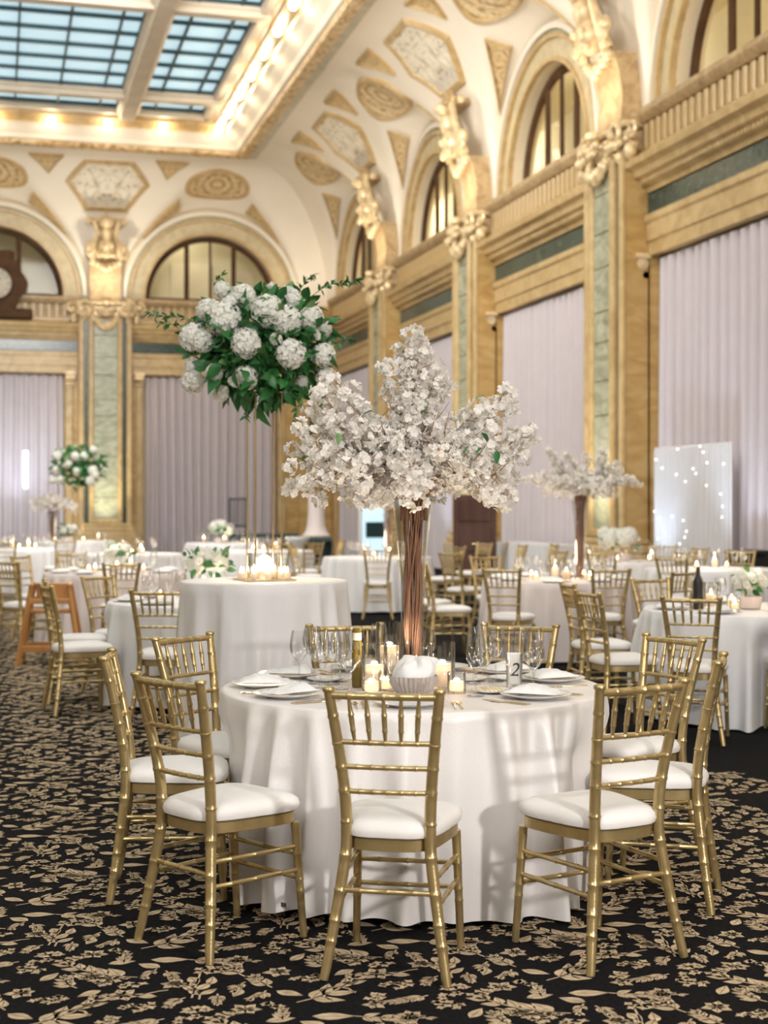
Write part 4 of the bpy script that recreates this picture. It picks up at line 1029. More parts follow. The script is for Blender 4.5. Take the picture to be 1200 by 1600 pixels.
def chair_rd(r, d, fr, fd, label, group, full=True, back=0.215):
    """r, d: middle of its back posts (across, away); fr, fd facing"""
    l = math.hypot(fr, fd); fr, fd = fr/l, fd/l; R, D = r+fr*back, d+fd*back
    return chair((R*CA+D*SA, D*CA-R*SA), cam_dir(fr, fd), label, group, full)
chair_rd(-1.04, 5.70, 0.99, 0.10, CH+'facing table two from the open carpet aisle', G1)
chair_rd(-0.86, 6.46, 0.82, -0.57, CH+'squeezed between table two and the tall white pedestal table', G1)
chair_rd(1.24, 5.55, -0.96, 0.28, CH+'at table two nearest the plain black carpet edge', G1)
chair_rd(1.24, 6.41, -0.85, -0.53, CH+'behind the chair nearest the black carpet edge', G1)
chair_rd(0.645, 7.05, -0.30, -0.95, CH+'across table two behind the number card', G1)
chair_rd(-0.18, 7.06, 0.24, -0.97, CH+'across table two behind the wine bottle', G1)

TZ = TOPZ+0.001
def on(rr, dd, z=TZ, c=None):
    c = c or TC; x, y = cam_dir(rr, dd); return Vector((c.x+x, c.y+y, z))
# place settings in front of the nine chairs
rnd = random.Random(5)
GA = [-92, -144, -40, -176, 150, 14, 46, 78, 112]
for i, g in enumerate(GA):
    a = radians(g); q = on(0.60*cos(a), 0.60*sin(a)); wa = math.atan2((q-TC).y, (q-TC).x)
    t = thing('dinner_plate', 'round white dinner plate with gold rim at table two', 'plate', tuple(q), 0, 'dinner plates on table two'); obj('plate_body', PLATE, None, t); obj('gold_rim', PLATE_R, None, t)
    side = Vector((-sin(wa), cos(wa), 0)); inn = Vector((-cos(wa), -sin(wa), 0))
    if i != 0:
        single('folded_napkin', NAPKINS[i % 3], q+Vector((0, 0, -0.001)), 'loosely folded white linen napkin on a plate at table two', 'napkin', 'napkins on table two', wa+rnd.uniform(-.5, .5))
    for nm, me, off in (('fork', FORK, 0.165), ('fork', FORK, 0.19), ('knife', KNIFE, -0.165), ('spoon', SPOON, -0.19)):
        o = single(nm, me, q+side*off-inn*0.09, 'slim gold %s laid beside a plate at table two' % nm, nm, 'gold cutlery on table two', wa+pi/2+rnd.uniform(-.12, .12))
# bread plates
for i, (r_, d_) in enumerate(((-0.16, -0.36), (0.30, -0.22), (0.24, 0.18), (-0.36, 0.16), (0.40, 0.20))):
    single('side_plate', SPLATE, on(r_, d_), 'small white side plate on table two', 'plate', 'side plates on table two')
# stemware: (across, away, kind)
GL = [(-0.46, -0.02, 'w'), (-0.40, 0.06, 'f'), (-0.37, -0.09, 'w'), (-0.33, 0.03, 'w'), (-0.29, -0.13, 'f'), (-0.30, 0.14, 'g'), (-0.42, 0.20, 'w'), (-0.235, 0.22, 'w'),
      (-0.25, -0.26, 'g'), (-0.09, -0.28, 'f'), (0.06, 0.30, 'g'), (0.235, -0.34, 'w'), (0.275, -0.24, 'w'), (0.25, 0.05, 'f'), (0.345, 0.12, 'w'), (0.43, -0.02, 'f'), (0.475, -0.16, 'g'), (0.49, 0.02, 'w'), (0.30, 0.26, 'f'), (-0.14, 0.33, 'w')]
for r_, d_, k in GL:
    me, nm = {'w': (WINE, 'wine_glass'), 'f': (FLUTE, 'champagne_flute'), 'g': (GOBLET, 'water_goblet')}[k]
    lb = {'w': 'clear stemmed wine glass on table two', 'f': 'slender tapered champagne flute on table two', 'g': 'wide round-bowled stemmed goblet on table two'}[k]
    single(nm, me, on(r_, d_), lb, 'glass', 'stemware on table two')
# candles
candle(on(-0.095, -0.02), 't', 'tallest glass cylinder with a lit pillar candle beside the blossom vase', None, 1.6)
candle(on(-0.155, -0.14), 'm', 'glass cylinder with lit candle beside the wine bottle', None, 1.3)
candle(on(0.115, -0.10), 'm', 'glass cylinder with lit candle to the card side of the blossom vase', None, 1.3)
for r_, d_ in ((-0.165, -0.27), (0.165, -0.26), (-0.10, -0.20), (0.08, 0.16)):
    candle(on(r_, d_), 's', 'short glass votive with a low lit candle on table two', 'votive candles on table two', 0.7)
# wine bottle
t = thing('wine_bottle', 'slim olive green bottle with a pale neck band on table two', 'bottle', tuple(on(-0.225, -0.05)))
OLIVE = mat('olive bottle glass', (0.16, 0.115, 0.02), 0.10, 0, 0.15, 9)
obj('bottle_body', MB().lathe(prof_curve([(0.018, 0.002), (0.0215, 0.008), (0.0215, 0.08), (0.0215, 0.15), (0.020, 0.175), (0.0165, 0.19)], 4)+[(0.0165, 0.225), (0.0175, 0.226), (0.0175, 0.236), (0.014, 0.238)], 24), OLIVE, t)
obj('neck_band', MB().lathe([(0.0168, 0.190), (0.0182, 0.191), (0.0182, 0.219), (0.0168, 0.220)], 24, capb=False, capt=False), mat('cream paper', (0.75, 0.68, 0.55), 0.7), t)
# ribbed bowl with a gathered napkin
t = thing('ribbed_bowl', 'ribbed smoky glass bowl in front of the blossom vase', 'bowl', tuple(on(-0.005, -0.34)))
n = 60; mb = MB(); vs = []; pr = [(0.035, 0.002), (0.045, 0.004), (0.072, 0.026), (0.088, 0.052), (0.093, 0.082)]
for r, z in pr: vs += [((r+0.0034*(1 if j % 2 else -1)*(z > 0.003))*cos(2*pi*j/n), (r+0.0034*(1 if j % 2 else -1)*(z > 0.003))*sin(2*pi*j/n), z) for j in range(n)]
mb.add(vs, [(i*n+j, i*n+(j+1) % n, (i+1)*n+(j+1) % n, (i+1)*n+j) for i in range(4) for j in range(n)]+[tuple(range(n))[::-1]])
obj('bowl_body', mb, mat('smoky ribbed glass', (0.50, 0.44, 0.40), 0.18, 0.35, 0.1, 5), t, smooth=20)
mb = MB()
def nap(u, v):
    a = 2*pi*u; r = cos(pi/2*v)**0.8*0.082; f = (0.011*sin(5*a+4*v)+0.005*sin(8*a-7*v))*min(1, 4*(1-v))*(0.3+v)
    return ((r+f)*cos(a)+0.02*v+0.012*sin(4*v), (r+f)*sin(a), 0.066+0.085*sin(pi/2*v**0.8)+0.014*sin(2*a+1+3*v)*(1-v)*v*4)
mb.grid(nap, 48, 14, True); o = obj('gathered_napkin', mb, NAPK, None, loc=tuple(on(-0.005, -0.34)), smooth=180); tag(o, 'white napkin gathered in the ribbed glass bowl', 'napkin')
# table number card in a glass stand
t = thing('table_number', 'white card with a dark brushed number two in a glass stand', 'sign', tuple(on(0.40, -0.13)), -YAW+radians(-14))
cm = MB().bbox((0, 0, 0.085), (0.058, 0.003, 0.125), 0.001); cd = obj('card', cm, mat('white card', (0.82, 0.81, 0.78), 0.7, 0, 0.02), t)
fc = bpy.data.curves.new('digit', 'FONT'); fc.body = '2'; fc.size = 0.075; fc.align_x = 'CENTER'; fc.extrude = 0.0004; fc.shear = 0.25
tmp = bpy.data.objects.new('digit_src', fc); COL.objects.link(tmp); dg = bpy.context.evaluated_depsgraph_get(); me2 = bpy.data.meshes.new_from_object(tmp.evaluated_get(dg))
bpy.data.objects.remove(tmp); me2.materials.clear(); me2.materials.append(mat('charcoal ink', (0.05, 0.04, 0.04), 0.6))
obj('digit', me2, None, cd, loc=(0, -0.0022, 0.055), rot=(pi/2, 0, 0))
obj('glass_stand', MB().lathe([(0.030, 0.001), (0.033, 0.004), (0.032, 0.02), (0.034, 0.145), (0.0325, 0.145), (0.030, 0.022)], 24, capt=False), GLASS, t)
mb = MB().bbox((0, 0, 0), (0.016, 0.05, 0.012), 0.003); 
for k_, (r_, d_) in enumerate(((0.30, -0.20),)):
    t = thing('butter_dish', 'small dish of sliced butter on table two', 'dish', tuple(on(0.30, -0.22, TZ+0.006))); bm2 = mesh('butter_slice', MB().bbox((0, 0, 0.006), (0.012, 0.05, 0.011), 0.003), mat('butter', (0.85, 0.74, 0.50), 0.5))
    for i in range(6): obj('butter_slice', bm2, None, t, loc=((i-2.5)*0.0165, 0.004*sin(i*2), 0), rot=(0.25, 0.3, 0.3))
# the tall blossom vase
spec = [(0.0, 0.0, 0.66), (-0.05, 0.05, 0.60), (0.05, -0.03, 0.57), (0.10, 0.0, 0.52), (-0.10, -0.04, 0.52), (0.02, 0.08, 0.48), (0.13, 0.03, 0.46), (-0.03, -0.08, 0.40), (0.03, -0.05, 0.62), (-0.02, 0.02, 0.50), (0.07, 0.05, 0.42),
        (-0.33, 0.0, 0.47), (-0.38, -0.06, 0.42), (-0.42, 0.05, 0.36), (-0.46, -0.03, 0.28), (-0.49, 0.04, 0.20), (-0.50, -0.06, 0.12), (-0.44, -0.12, 0.06), (-0.50, 0.0, 0.03), (-0.28, -0.10, 0.40), (-0.33, -0.14, 0.30), (-0.36, -0.20, 0.18), (-0.40, 0.14, 0.34), (-0.25, 0.12, 0.44), (-0.22, -0.20, 0.28), (-0.30, -0.22, 0.08), (-0.42, 0.10, 0.12),
        (0.38, 0.0, 0.42), (0.42, 0.05, 0.36), (0.47, -0.03, 0.24), (0.48, 0.04, 0.27), (0.44, -0.10, 0.16), (0.40, 0.10, 0.10), (0.38, -0.12, 0.02), (0.36, -0.05, -0.03), (0.30, -0.14, 0.28), (0.33, 0.12, 0.30), (0.27, -0.05, 0.36), (0.24, -0.20, 0.20), (0.20, -0.24, 0.08), (0.30, 0.2, 0.16), (0.36, -0.16, 0.12), (0.31, 0.05, 0.38)]
VB = on(0.0, 0.06)
tp = tips(spec, 4, 58, 0.40, -0.02, 0.32, 0.36)
vt, bt = blossom_tree(VB, 0.77, tp, 1.0, 'white cherry blossom branches spilling over the glass vase on table two', 'tall clear trumpet vase packed with brown stems on table two', True, 3, 6)
for a_, d_, z_, k in ((0.27, -0.2, 1.02, 0), (0.275, -0.2, 0.96, 0), (0.33, -0.2, 0.95, 0), (-0.42, -0.12, 0.93, 3), (-0.43, -0.1, 0.90, 0), (-0.16, -0.15, 1.11, 0), (-0.28, -0.12, 1.17, 3), (0.20, -0.22, 0.93, 3), (0.03, -0.05, 1.10, 3), (-0.30, -0.2, 1.02, 3), (0.29, 0.0, 1.18, 3)):
    x, y = cam_dir(a_, d_); o = obj('leaf', LEAVES[k], None, bt, loc=(x, y, z_)); orient(o, sph(rnd)+Vector((0, 0, .2))); o.scale = (0.62,)*3

# ================================================================ the tall pedestal table with the green and white flower globe
PD = at(413, 8.65); PH = 1.055
t = thing('pedestal_table', 'tall narrow round table under the white cloth with the gold flower stand', 'table', tuple(PD))
obj('tabletop', MB().lathe([(0.465, 1.01), (0.475, 1.02), (0.475, 1.045), (0.465, 1.05)], 40), HWOOD, t); obj('pedestal', MB().lathe([(0.25, 0.004), (0.25, 0.03), (0.04, 0.06), (0.04, 1.01)], 20), BLACK, t)
pc = obj('tablecloth', mesh('tablecloth', cloth_mesh(0.485, PH, 17, 5, 300, 18, 0.05, 0.075), CLOTHW, 180), None, None, loc=tuple(PD)); tag(pc, 'white floor-length cloth on the tall pedestal table', 'tablecloth')
pz = PH+0.001
t = thing('flower_stand', 'gold rod flower stand with a square mirrored base on the tall table', 'stand', (PD.x, PD.y, pz), -YAW+radians(22.7))
obj('base_plate', MB().bbox((0, 0, 0.005), (0.30, 0.30, 0.008), 0.002), GOLDM, t)
for sx in (-1, 1):
    for sy in (-1, 1): obj('rod', MB().tube([(sx*0.080, sy*0.080, 0.008), (sx*0.080, sy*0.080, 1.10)], 0.0055, 8), GOLDM, t)
obj('top_plate', MB().bbox((0, 0, 1.105), (0.20, 0.20, 0.010), 0.002), GOLDM, t)
vg = MB().tube([(0, 0, 0.002), (0, 0, 0.10)], 0.02, 6)
cyl = obj('glass_cylinder', lathe_me('glass_cylinder', [(0.001, 0.003), (0.10, 0.002), (0.102, 0.006), (0.102, 0.15), (0.098, 0.15), (0.097, 0.012)], GLASS, 32), None, None, loc=(PD.x, PD.y, pz+0.009)); tag(cyl, 'wide clear glass cylinder between the gold rods of the flower stand', 'candle holder')
for i in range(7):
    a = 2*pi*i/6; rr = 0.062 if i < 6 else 0
    t = thing('tealight', 'lit white tealight candle inside the wide glass cylinder', 'candle', (PD.x+rr*cos(a), PD.y+rr*sin(a), pz+0.021), 0, 'tealights in the glass cylinder')
    obj('wax', mesh('wax', MB().lathe([(0.018, 0.001), (0.020, 0.004), (0.020, 0.035), (0.017, 0.036), (0.002, 0.033)], 14, capt=False), WAX), None, t); f = obj('flame', FLAME_ME, None, t, loc=(0, 0, 0.036))
for i in range(10):
    a = 2*pi*i/10+0.3; t = thing('tealight', 'lit white tealight candle on the mirrored base around the glass cylinder', 'candle', (PD.x+0.137*cos(a), PD.y+0.137*sin(a), pz+0.010), 0, 'tealights round the glass cylinder')
    obj('wax', bpy.data.meshes['wax'], None, t); obj('flame', FLAME_ME, None, t, loc=(0, 0, 0.036))
light('candle_light', 'POINT', (PD.x, PD.y, pz+0.10), 9.0, (1.0, 0.74, 0.48), None, 0.05)

def globe(base, center, rad, label, seed, heads, nleaf, nh_extra, det, s=1.0, sprays=()):
    """round arrangement: hydrangea heads, roses, leaves; center = world point, base = thing origin"""
    rnd = random.Random(seed); b = Vector(base); t = thing('flower_arrangement', label, 'flowers', tuple(b)); C = Vector(center)-b
    obj('foam_core', MB().ball(tuple(C), 0.45*min(rad), 12, 8, (rad[0]/min(rad), rad[1]/min(rad), rad[2]/min(rad))), LEAFM, t)
    def surf(d, k=1.0): return C+Vector((d.x*rad[0], d.y*rad[1], d.z*rad[2]))*k
    for (a_, dd, z_, sc) in heads:
        x, y = cam_dir(a_, dd); p = C+Vector((x, y, z_)); o = obj('hydrangea_head', HYD[rnd.randrange(3)], None, t, loc=tuple(p), rot=tuple(rnd.random()*6 for _ in range(3))); o.scale = (sc*s,)*3
    for i in range(nh_extra):
        d = sph(rnd); o = obj('hydrangea_head', HYD[i % 3], None, t, loc=tuple(surf(d, 0.86)), rot=tuple(rnd.random()*6 for _ in range(3))); o.scale = (rnd.uniform(.6, .95)*s,)*3
    for i in range(int(16*det)):
        d = sph(rnd); o = obj('rose', ROSE[i % 2], None, t, loc=tuple(surf(d, 0.98)), rot=d.to_track_quat('Z', 'Y').to_euler()); o.scale = (rnd.uniform(0.8, 1.2)*s,)*3
    for i in range(nleaf):
        d = sph(rnd); p = surf(d, rnd.uniform(0.70, 1.02)); o = obj('leaf', LEAVES[rnd.choice((0, 0, 1, 1, 2, 2, 3))], None, t, loc=tuple(p)); orient(o, d+sph(rnd)*0.75, rnd.uniform(-1.5, 1.5)); o.scale = (rnd.uniform(0.9, 1.5)*s,)*3
    lm = MB(); base_l = leaf_mb(0.085, 0.024)
    for i in range(int(nleaf*2.2) if det >= 1 else 12):
        d = sph(rnd); p = surf(d, rnd.uniform(0.50, 0.86)); lm.merge(base_l, mat_dir(p, d+sph(rnd)*0.9, rnd.uniform(-2, 2), rnd.uniform(0.9, 1.4)*s))
    obj('foliage', lm, LEAFM, t, smooth=180)['kind'] = 'stuff'
    for pts, n in sprays:
        P = [C+Vector(cam_dir(a, d)+(z,)) for a, d, z in pts]; path = curve(P, 6); mb = MB().tube(path, [0.003*(1-0.7*i/(len(path)-1)) for i in range(len(path))], 5); sp_ = obj('trailing_stem', mb, LEAFL, t)
        lf = MB(); base_l = leaf_mb(0.042, 0.0085, 0.2, 0.1, 3)
        for i in range(n):
            f = (0.15+0.85*i/n)*(len(path)-1); k = min(int(f), len(path)-2); p = path[k].lerp(path[k+1], f-k); ax = (path[k+1]-path[k]).normalized()
            d = ax*0.7+sph(rnd); lf.merge(base_l, mat_dir(p, d, rnd.uniform(-1, 1), rnd.uniform(.8, 1.3)))
        obj('trailing_leaves', lf, LEAFM, sp_, smooth=180)['kind'] = 'stuff'
    return t
def hd(px, py, dd, sc, cx=408, cy=543, D=8.65): return ((px-cx)*(D+dd)/2300, dd, -(py-cy)*(D+dd)/2300, sc)
heads = [hd(325, 490, -.18, .8), hd(352, 506, -.26, 1.25), hd(380, 470, -.16, .95), hd(420, 494, -.27, 1.15), hd(450, 508, -.26, 1.05), hd(388, 546, -.34, 1.05), hd(458, 562, -.30, 1.05), hd(302, 532, -.16, 1.0), hd(318, 540, -.22, .8),
         hd(386, 598, -.26, .85), hd(300, 600, -.12, .85), hd(335, 590, -.22, .65), hd(486, 502, -.16, .9), hd(505, 560, -.16, .85), hd(345, 620, -.14, .55), hd(508, 592, -.1, .75), hd(300, 575, -.12, .6), hd(455, 470, -.1, .7), hd(345, 455, -.08, .6), hd(470, 600, -.1, .5), hd(435, 540, -.33, .45), hd(360, 480, -.25, .5)]
gc = (PD.x-0.005, PD.y, CAMH+(790-543)*8.65/2300)
k = 8.65/2300
globe((PD.x, PD.y, pz+1.1105), gc, (0.43, 0.38, 0.36), 'large globe of white hydrangeas and green leaves topping the gold stand', 21, heads, 300, 7, 1.2, 0.92,
      sprays=[([(-.30, -.05, .10), (-.45, -.1, .16), (-.56, -.1, .17), (-.67, -.1, .19)], 46), ([(-.32, -.05, .08), (-.48, -.08, .12), (-.62, -.08, .13)], 34), ([(.28, 0, .30), (.38, -.03, .36), (.47, -.05, .37), (.55, -.05, .39)], 44), ([(.20, 0, .32), (.26, 0, .40), (.30, 0, .43)], 20), ([(.22, -.1, -.20), (.22, -.15, -.32), (.19, -.15, -.44)], 28), ([(-.25, 0, .3), (-.28, 0, .38), (-.24, 0, .43)], 20), ([(.35, -.1, -.05), (.46, -.1, 0.02), (.54, -.1, .04)], 18), ([(-.05, -.1, -.3), (-.08, -.1, -.36), (-.1, -.1, -.42)], 18)])

# ================================================================ the tables beyond
def dress(c, label, gl, seed, n=10, votives=5, plates=7, rmax=0.44, lamp=1.2, rc=0.17):
    rnd = random.Random(seed); z = TOPZ+0.001
    for i in range(plates):
        a = 2*pi*i/plates+seed; q = Vector((c.x+0.60*cos(a), c.y+0.60*sin(a), z)); single('dinner_plate', PLATE, q, 'round white dinner plate on '+label, 'plate', 'dinner plates on '+gl)
        single('folded_napkin', NAPKINS[i % 3], q+Vector((0, 0, -.001)), 'folded white napkin on a plate on '+label, 'napkin', 'napkins on '+gl, a)
    for i in range(n):
        a = 2*pi*(i+0.3*rnd.random())/n+seed*1.3; r = rnd.uniform(max(0.34, rc+0.12), max(rmax, rc+0.16)); me, nm = ((WINE, 'wine_glass'), (GOBLET, 'water_goblet'), (FLUTE, 'champagne_flute'))[i % 3]
        single(nm, me, (c.x+r*cos(a), c.y+r*sin(a), z), {'wine_glass': 'clear stemmed wine glass on ', 'water_goblet': 'wide round goblet on ', 'champagne_flute': 'slender champagne flute on '}[nm]+label, 'glass', 'stemware on '+gl)
    for i in range(votives):
        a = 2*pi*i/votives+seed*0.9; r = rnd.uniform(rc, rc+0.05); candle((c.x+r*cos(a), c.y+r*sin(a), z), ('m', 's', 's')[i % 3], {0: 'lit pillar candle in a glass cylinder on ', 1: 'low lit candle in a glass votive on '}[1 if i % 3 else 0]+label, 'candles on '+gl, 0, 1.9)
    if lamp and votives: light('candle_light', 'POINT', (c.x, c.y, z+0.26), lamp*10, (1.0, 0.78, 0.55), None, 0.15)
def clear_of(c, p, r=1.03):
    d = Vector((p.x-c.x, p.y-c.y, 0))
    return p if d.length >= r else Vector((c.x, c.y, 0))+d.normalized()*r
def chairs_at(c, spec, label, group, full=False):
    """spec: (px, D, extra turn) of chair origins, each facing the table centre"""
    for px, D, turn in spec:
        p = clear_of(c, at(px, D)); d = Vector((c.x-p.x, c.y-p.y)); a = math.atan2(d.y, d.x)+radians(turn); chair(p, (cos(a), sin(a)), label, group, full)
def bouquet(px, D, w, label, seed, z=TOPZ+0.001, box=True, nl=26, nh=7, c=None, ph=0.09):
    p = at(px, D, z) if c is None else Vector(c)
    if box:
        t = thing('flower_box', 'low pale planter under the '+label.split(' on ')[0], 'planter', tuple(p)); obj('planter_body', MB().lathe([(w*0.42, 0.002), (w*0.5, 0.01), (w*0.58, ph), (w*0.55, ph), (w*0.5, ph-0.03)], 20, capt=False), CLOTHB, t)
    rnd = random.Random(seed); hs = [(rnd.uniform(-.7, .7)*w, rnd.uniform(-.7, .7)*w, rnd.uniform(-.1, .35)*w, rnd.uniform(.85, 1.2)*w/0.20) for _ in range(nh)]
    return globe(p+Vector((0, 0, ph if box else 0)), p+Vector((0, 0, ph+0.01+w*0.62)), (w, w, w*0.55), label, seed, hs, nl, 0, 0.5, min(0.95, 0.45+w*1.3))

# right-hand table with the candlelit white flowers
T2 = table(1178, 10.45, 'round table beside the black carpet edge, with candlelit low white flowers', 'white cloth of the table standing on the plain black carpet', CLOTHW, 11)
L2 = 'the table standing on the black carpet'
dress(T2, L2, 'the black carpet table', 3, 11, 6, 8, rc=0.26)
for r_, d_, fr_, fd_, lb in ((1.92, 9.19, 0.32, 0.95, 'backing the dark wine bottle on the black carpet'), (1.375, 9.75, 0.95, 0.31, 'facing the black carpet table from beside the blush cloth'), (1.38, 10.85, 0.985, 0.16, 'facing the black carpet table from beside the blush cloth'), (2.76, 9.45, -0.06, 1.0, 'beside the candlelit hydrangea mound on black carpet'), (2.10, 11.52, 0.45, -0.89, 'between the black carpet table and the blush table')):
    chair_rd(r_, d_, fr_, fd_, CH+lb, 'chairs at the black carpet table', True)
bouquet(1172, 10.4, 0.15, 'low mound of white hydrangeas on the black carpet table', 31, nl=5, nh=12)
single('wine_bottle', lathe_me('wine_bottle', prof_curve([(0.030, 0.002), (0.0365, 0.008), (0.0365, 0.10), (0.0365, 0.19), (0.030, 0.215), (0.016, 0.245), (0.0135, 0.30)], 4), BLACK, 16, True, True), at(1091, 10.35, TOPZ+.001), 'dark wine bottle on the table standing on the black carpet', 'bottle')
# blossom table further back
T3 = table(876, 14.6, 'round table under a blush cloth carrying the second blossom vase', 'blush cloth under the second blossom vase', CLOTHB, 12)
dress(T3, 'the second blossom table', 'the second blossom table', 5, 12, 6, 8, rc=0.30)
for px, D, tr, lb in ((797, 13.55, 6, 'in front of the blush cloth, toward the dark door'), (942, 13.5, -4, 'in front of the blush cloth below the blossom spread'), (700, 14.6, 8, 'facing the blush cloth from the door side'), (668, 15.6, 4, 'facing the blush cloth from the door side'), (1035, 12.9, 20, 'facing the blush cloth from the black carpet'), (770, 16.4, 0, 'across the blush cloth beside the long side table')):
    p = clear_of(T3, at(px, D)); d = Vector((T3.x-p.x, T3.y-p.y)); a = math.atan2(d.y, d.x)+radians(tr); chair(p, (cos(a), sin(a)), CH+lb, 'chairs at the second blossom table', False)
sp3 = [(-.55, 0, .20), (-.45, .1, .24), (-.3, 0, .42), (-.15, 0, .46), (.05, 0, .44), (.25, .05, .46), (.35, 0, .36), (.52, 0, .20), (.60, .05, .16), (-.35, -.1, .08), (.3, -.1, .10), (-.1, -.15, .06), (.12, -.15, .05), (.42, .1, .30), (-.22, .1, .32), (-.42, -.1, .18), (.4, -.1, .18), (-.3, 0, .5), (.22, 0, .5)]
blossom_tree((at(906, 14.55, TOPZ+.001)), 0.78, tips(sp3, 9, 30, .46, .05, .30, .4), 1.0, 'flat spread of white blossom branches above the blush-clothed table', 'slim trumpet vase of brown stems on the blush-clothed table', False, 14, 8)
# small far table in the middle, with its own blossom vase
T4 = table(590, 21.0, 'round far table in front of the lit blue doorway', 'white cloth on the far table before the lit blue doorway', CLOTHW, 13)
dress(T4, 'the far table before the blue doorway', 'the blue doorway table', 6, 10, 5, 0)
chairs_at(T4, ((590, 19.5, 0), (690, 20.6, 0), (500, 21.2, 0), (640, 22.4, 0)), CH+'at the far table before the lit blue doorway', 'chairs at the blue doorway table')
blossom_tree((at(606, 21.0, TOPZ+.001)), 0.62, tips([(-.5, 0, .2), (.5, 0, .2), (0, 0, .4), (.3, .1, .3), (-.3, 0, .3)], 19, 10, .5, .05, .3, .4), 1.0, 'small blossom spray on the far table before the lit blue doorway', 'slim vase on the far table before the lit blue doorway', False, 15, 5)
# left-hand tables
T5 = table(327, 11.35, 'round white-clothed table behind the tall pedestal table', 'white cloth on the table with the leafy low bouquet', CLOTHW, 14)
dress(T5, 'the leafy bouquet table', 'the leafy bouquet table', 7, 12, 4, 8, rc=0.36)
bouquet(322, 11.35, 0.20, 'leafy low bouquet of white hydrangeas on the table behind the pedestal', 33, nl=30, nh=11, ph=0.15)
for r_, d_, fr_, fd_, lb in ((-1.53, 9.95, 0.08, 0.99, 'beside the tall pedestal table, backing the aisle'), (-2.40, 10.58, 0.90, 0.43, 'hiding part of the wooden high chair'), (-2.56, 11.25, 0.97, 0.24, 'hiding part of the wooden high chair'), (-2.30, 11.95, 0.80, -0.55, 'between the high chair and the leafy bouquet')):
    chair_rd(r_, d_, fr_, fd_, CH+lb, 'chairs at the leafy bouquet table', True)
T6 = table(180, 16.2, 'round table under a blush cloth behind the wooden high chair', 'blush cloth on the table behind the wooden high chair', CLOTHB, 15)
dress(T6, 'the table behind the wooden high chair', 'the high chair table', 8, 11, 5, 8, rc=0.30)
chairs_at(T6, ((36, 15.2, 6), (66, 16.6, 4), (188, 14.9, 0), (120, 17.6, 0)), CH+'at the blush table behind the wooden high chair', 'chairs at the high chair table')
bouquet(186, 16.2, 0.17, 'pale rose bouquet on the table behind the wooden high chair', 34, nl=14, nh=5)
T7 = table(120, 30.5, 'far round table below the green and white globe near the light tube', 'white cloth on the far table near the light tube', CLOTHW, 16)
dress(T7, 'the far table near the light tube', 'the light tube table', 9, 9, 4, 0, rc=0.42); bouquet(106, 29.95, 0.20, 'rose and leaf mound on the far table near the light tube', 35, nl=30, nh=9)
T8 = table(38, 25.0, 'round table at the aisle end opposite the wooden high chair', 'white cloth on the aisle-end table', CLOTHW, 17)
dress(T8, 'the aisle-end table', 'the aisle-end table', 10, 12, 4, 0)
chairs_at(T8, ((12, 23.6, 0), (92, 24.0, 0)), CH+'at the aisle-end round table', 'chairs at the aisle-end table')
T9 = table(205, 22.5, 'candlelit round table before the lit pilaster', 'white cloth on the candlelit table before the lit pilaster', CLOTHW, 18)
dress(T9, 'the candlelit table before the lit pilaster', 'the lit pilaster table', 11, 10, 6, 0)
T10 = table(352, 29.0, 'far round table with a pale bouquet before the teal furniture', 'white cloth on the far table before the teal furniture', CLOTHW, 19)
dress(T10, 'the far table before the teal furniture', 'the teal furniture table', 12, 9, 4, 0, rc=0.40); bouquet(346, 28.9, 0.26, 'pale bouquet in a blush planter on the far teal furniture table', 36, nl=18, nh=9)
T11 = table(415, 24.0, 'candlelit round table seen between the gold stand rods', 'white cloth on the candlelit table beyond the gold stand', CLOTHW, 20)
dress(T11, 'the candlelit table beyond the gold stand', 'the table beyond the gold stand', 13, 10, 6, 0)
chairs_at(T11, ((478, 22.9, 0), (500, 24.2, 0), (432, 22.7, 0)), CH+'at the candlelit table beyond the gold stand', 'chairs beyond the gold stand')
T12 = table(968, 19.5, 'round table glowing with white flowers and candles before the stone pilaster', 'white cloth on the glowing table before the stone pilaster', CLOTHW, 21)
dress(T12, 'the glowing table before the stone pilaster', 'the glowing pilaster table', 14, 14, 6, 0, rc=0.42); bouquet(968, 19.5, 0.28, 'white rose mound on the glowing table before the stone pilaster', 37, nl=12, nh=12)
chairs_at(T12, ((1035, 18.8, 0), (1072, 20.0, 0), (945, 18.3, 0), (1030, 20.9, 0)), CH+'at the glowing table before the stone pilaster', 'chairs at the glowing pilaster table')
T13 = table(1112, 17.1, 'round table in front of the sparkling sheer backdrop', 'white cloth on the table before the sparkling backdrop', CLOTHW, 22)
dress(T13, 'the table before the sparkling backdrop', 'the sparkling backdrop table', 15, 9, 3, 0)
chairs_at(T13, ((1040, 17.2, 0), (1078, 16.5, 0), (1152, 18.5, 0)), CH+'at the table before the sparkling sheer backdrop', 'chairs before the sparkling backdrop')
# spare chairs by the dark door
for px, D, a in ((724, 18.0, 30), (738, 22.4, 200), (768, 23.0, 160), (792, 21.4, 180), (842, 21.8, 175), (850, 18.6, 185)):
    p = at(px, D); aa = radians(a); chair(p, (cos(aa), sin(aa)), CH+'left near the dark wooden door', 'spare chairs near the dark door', False)

lay_cloths()
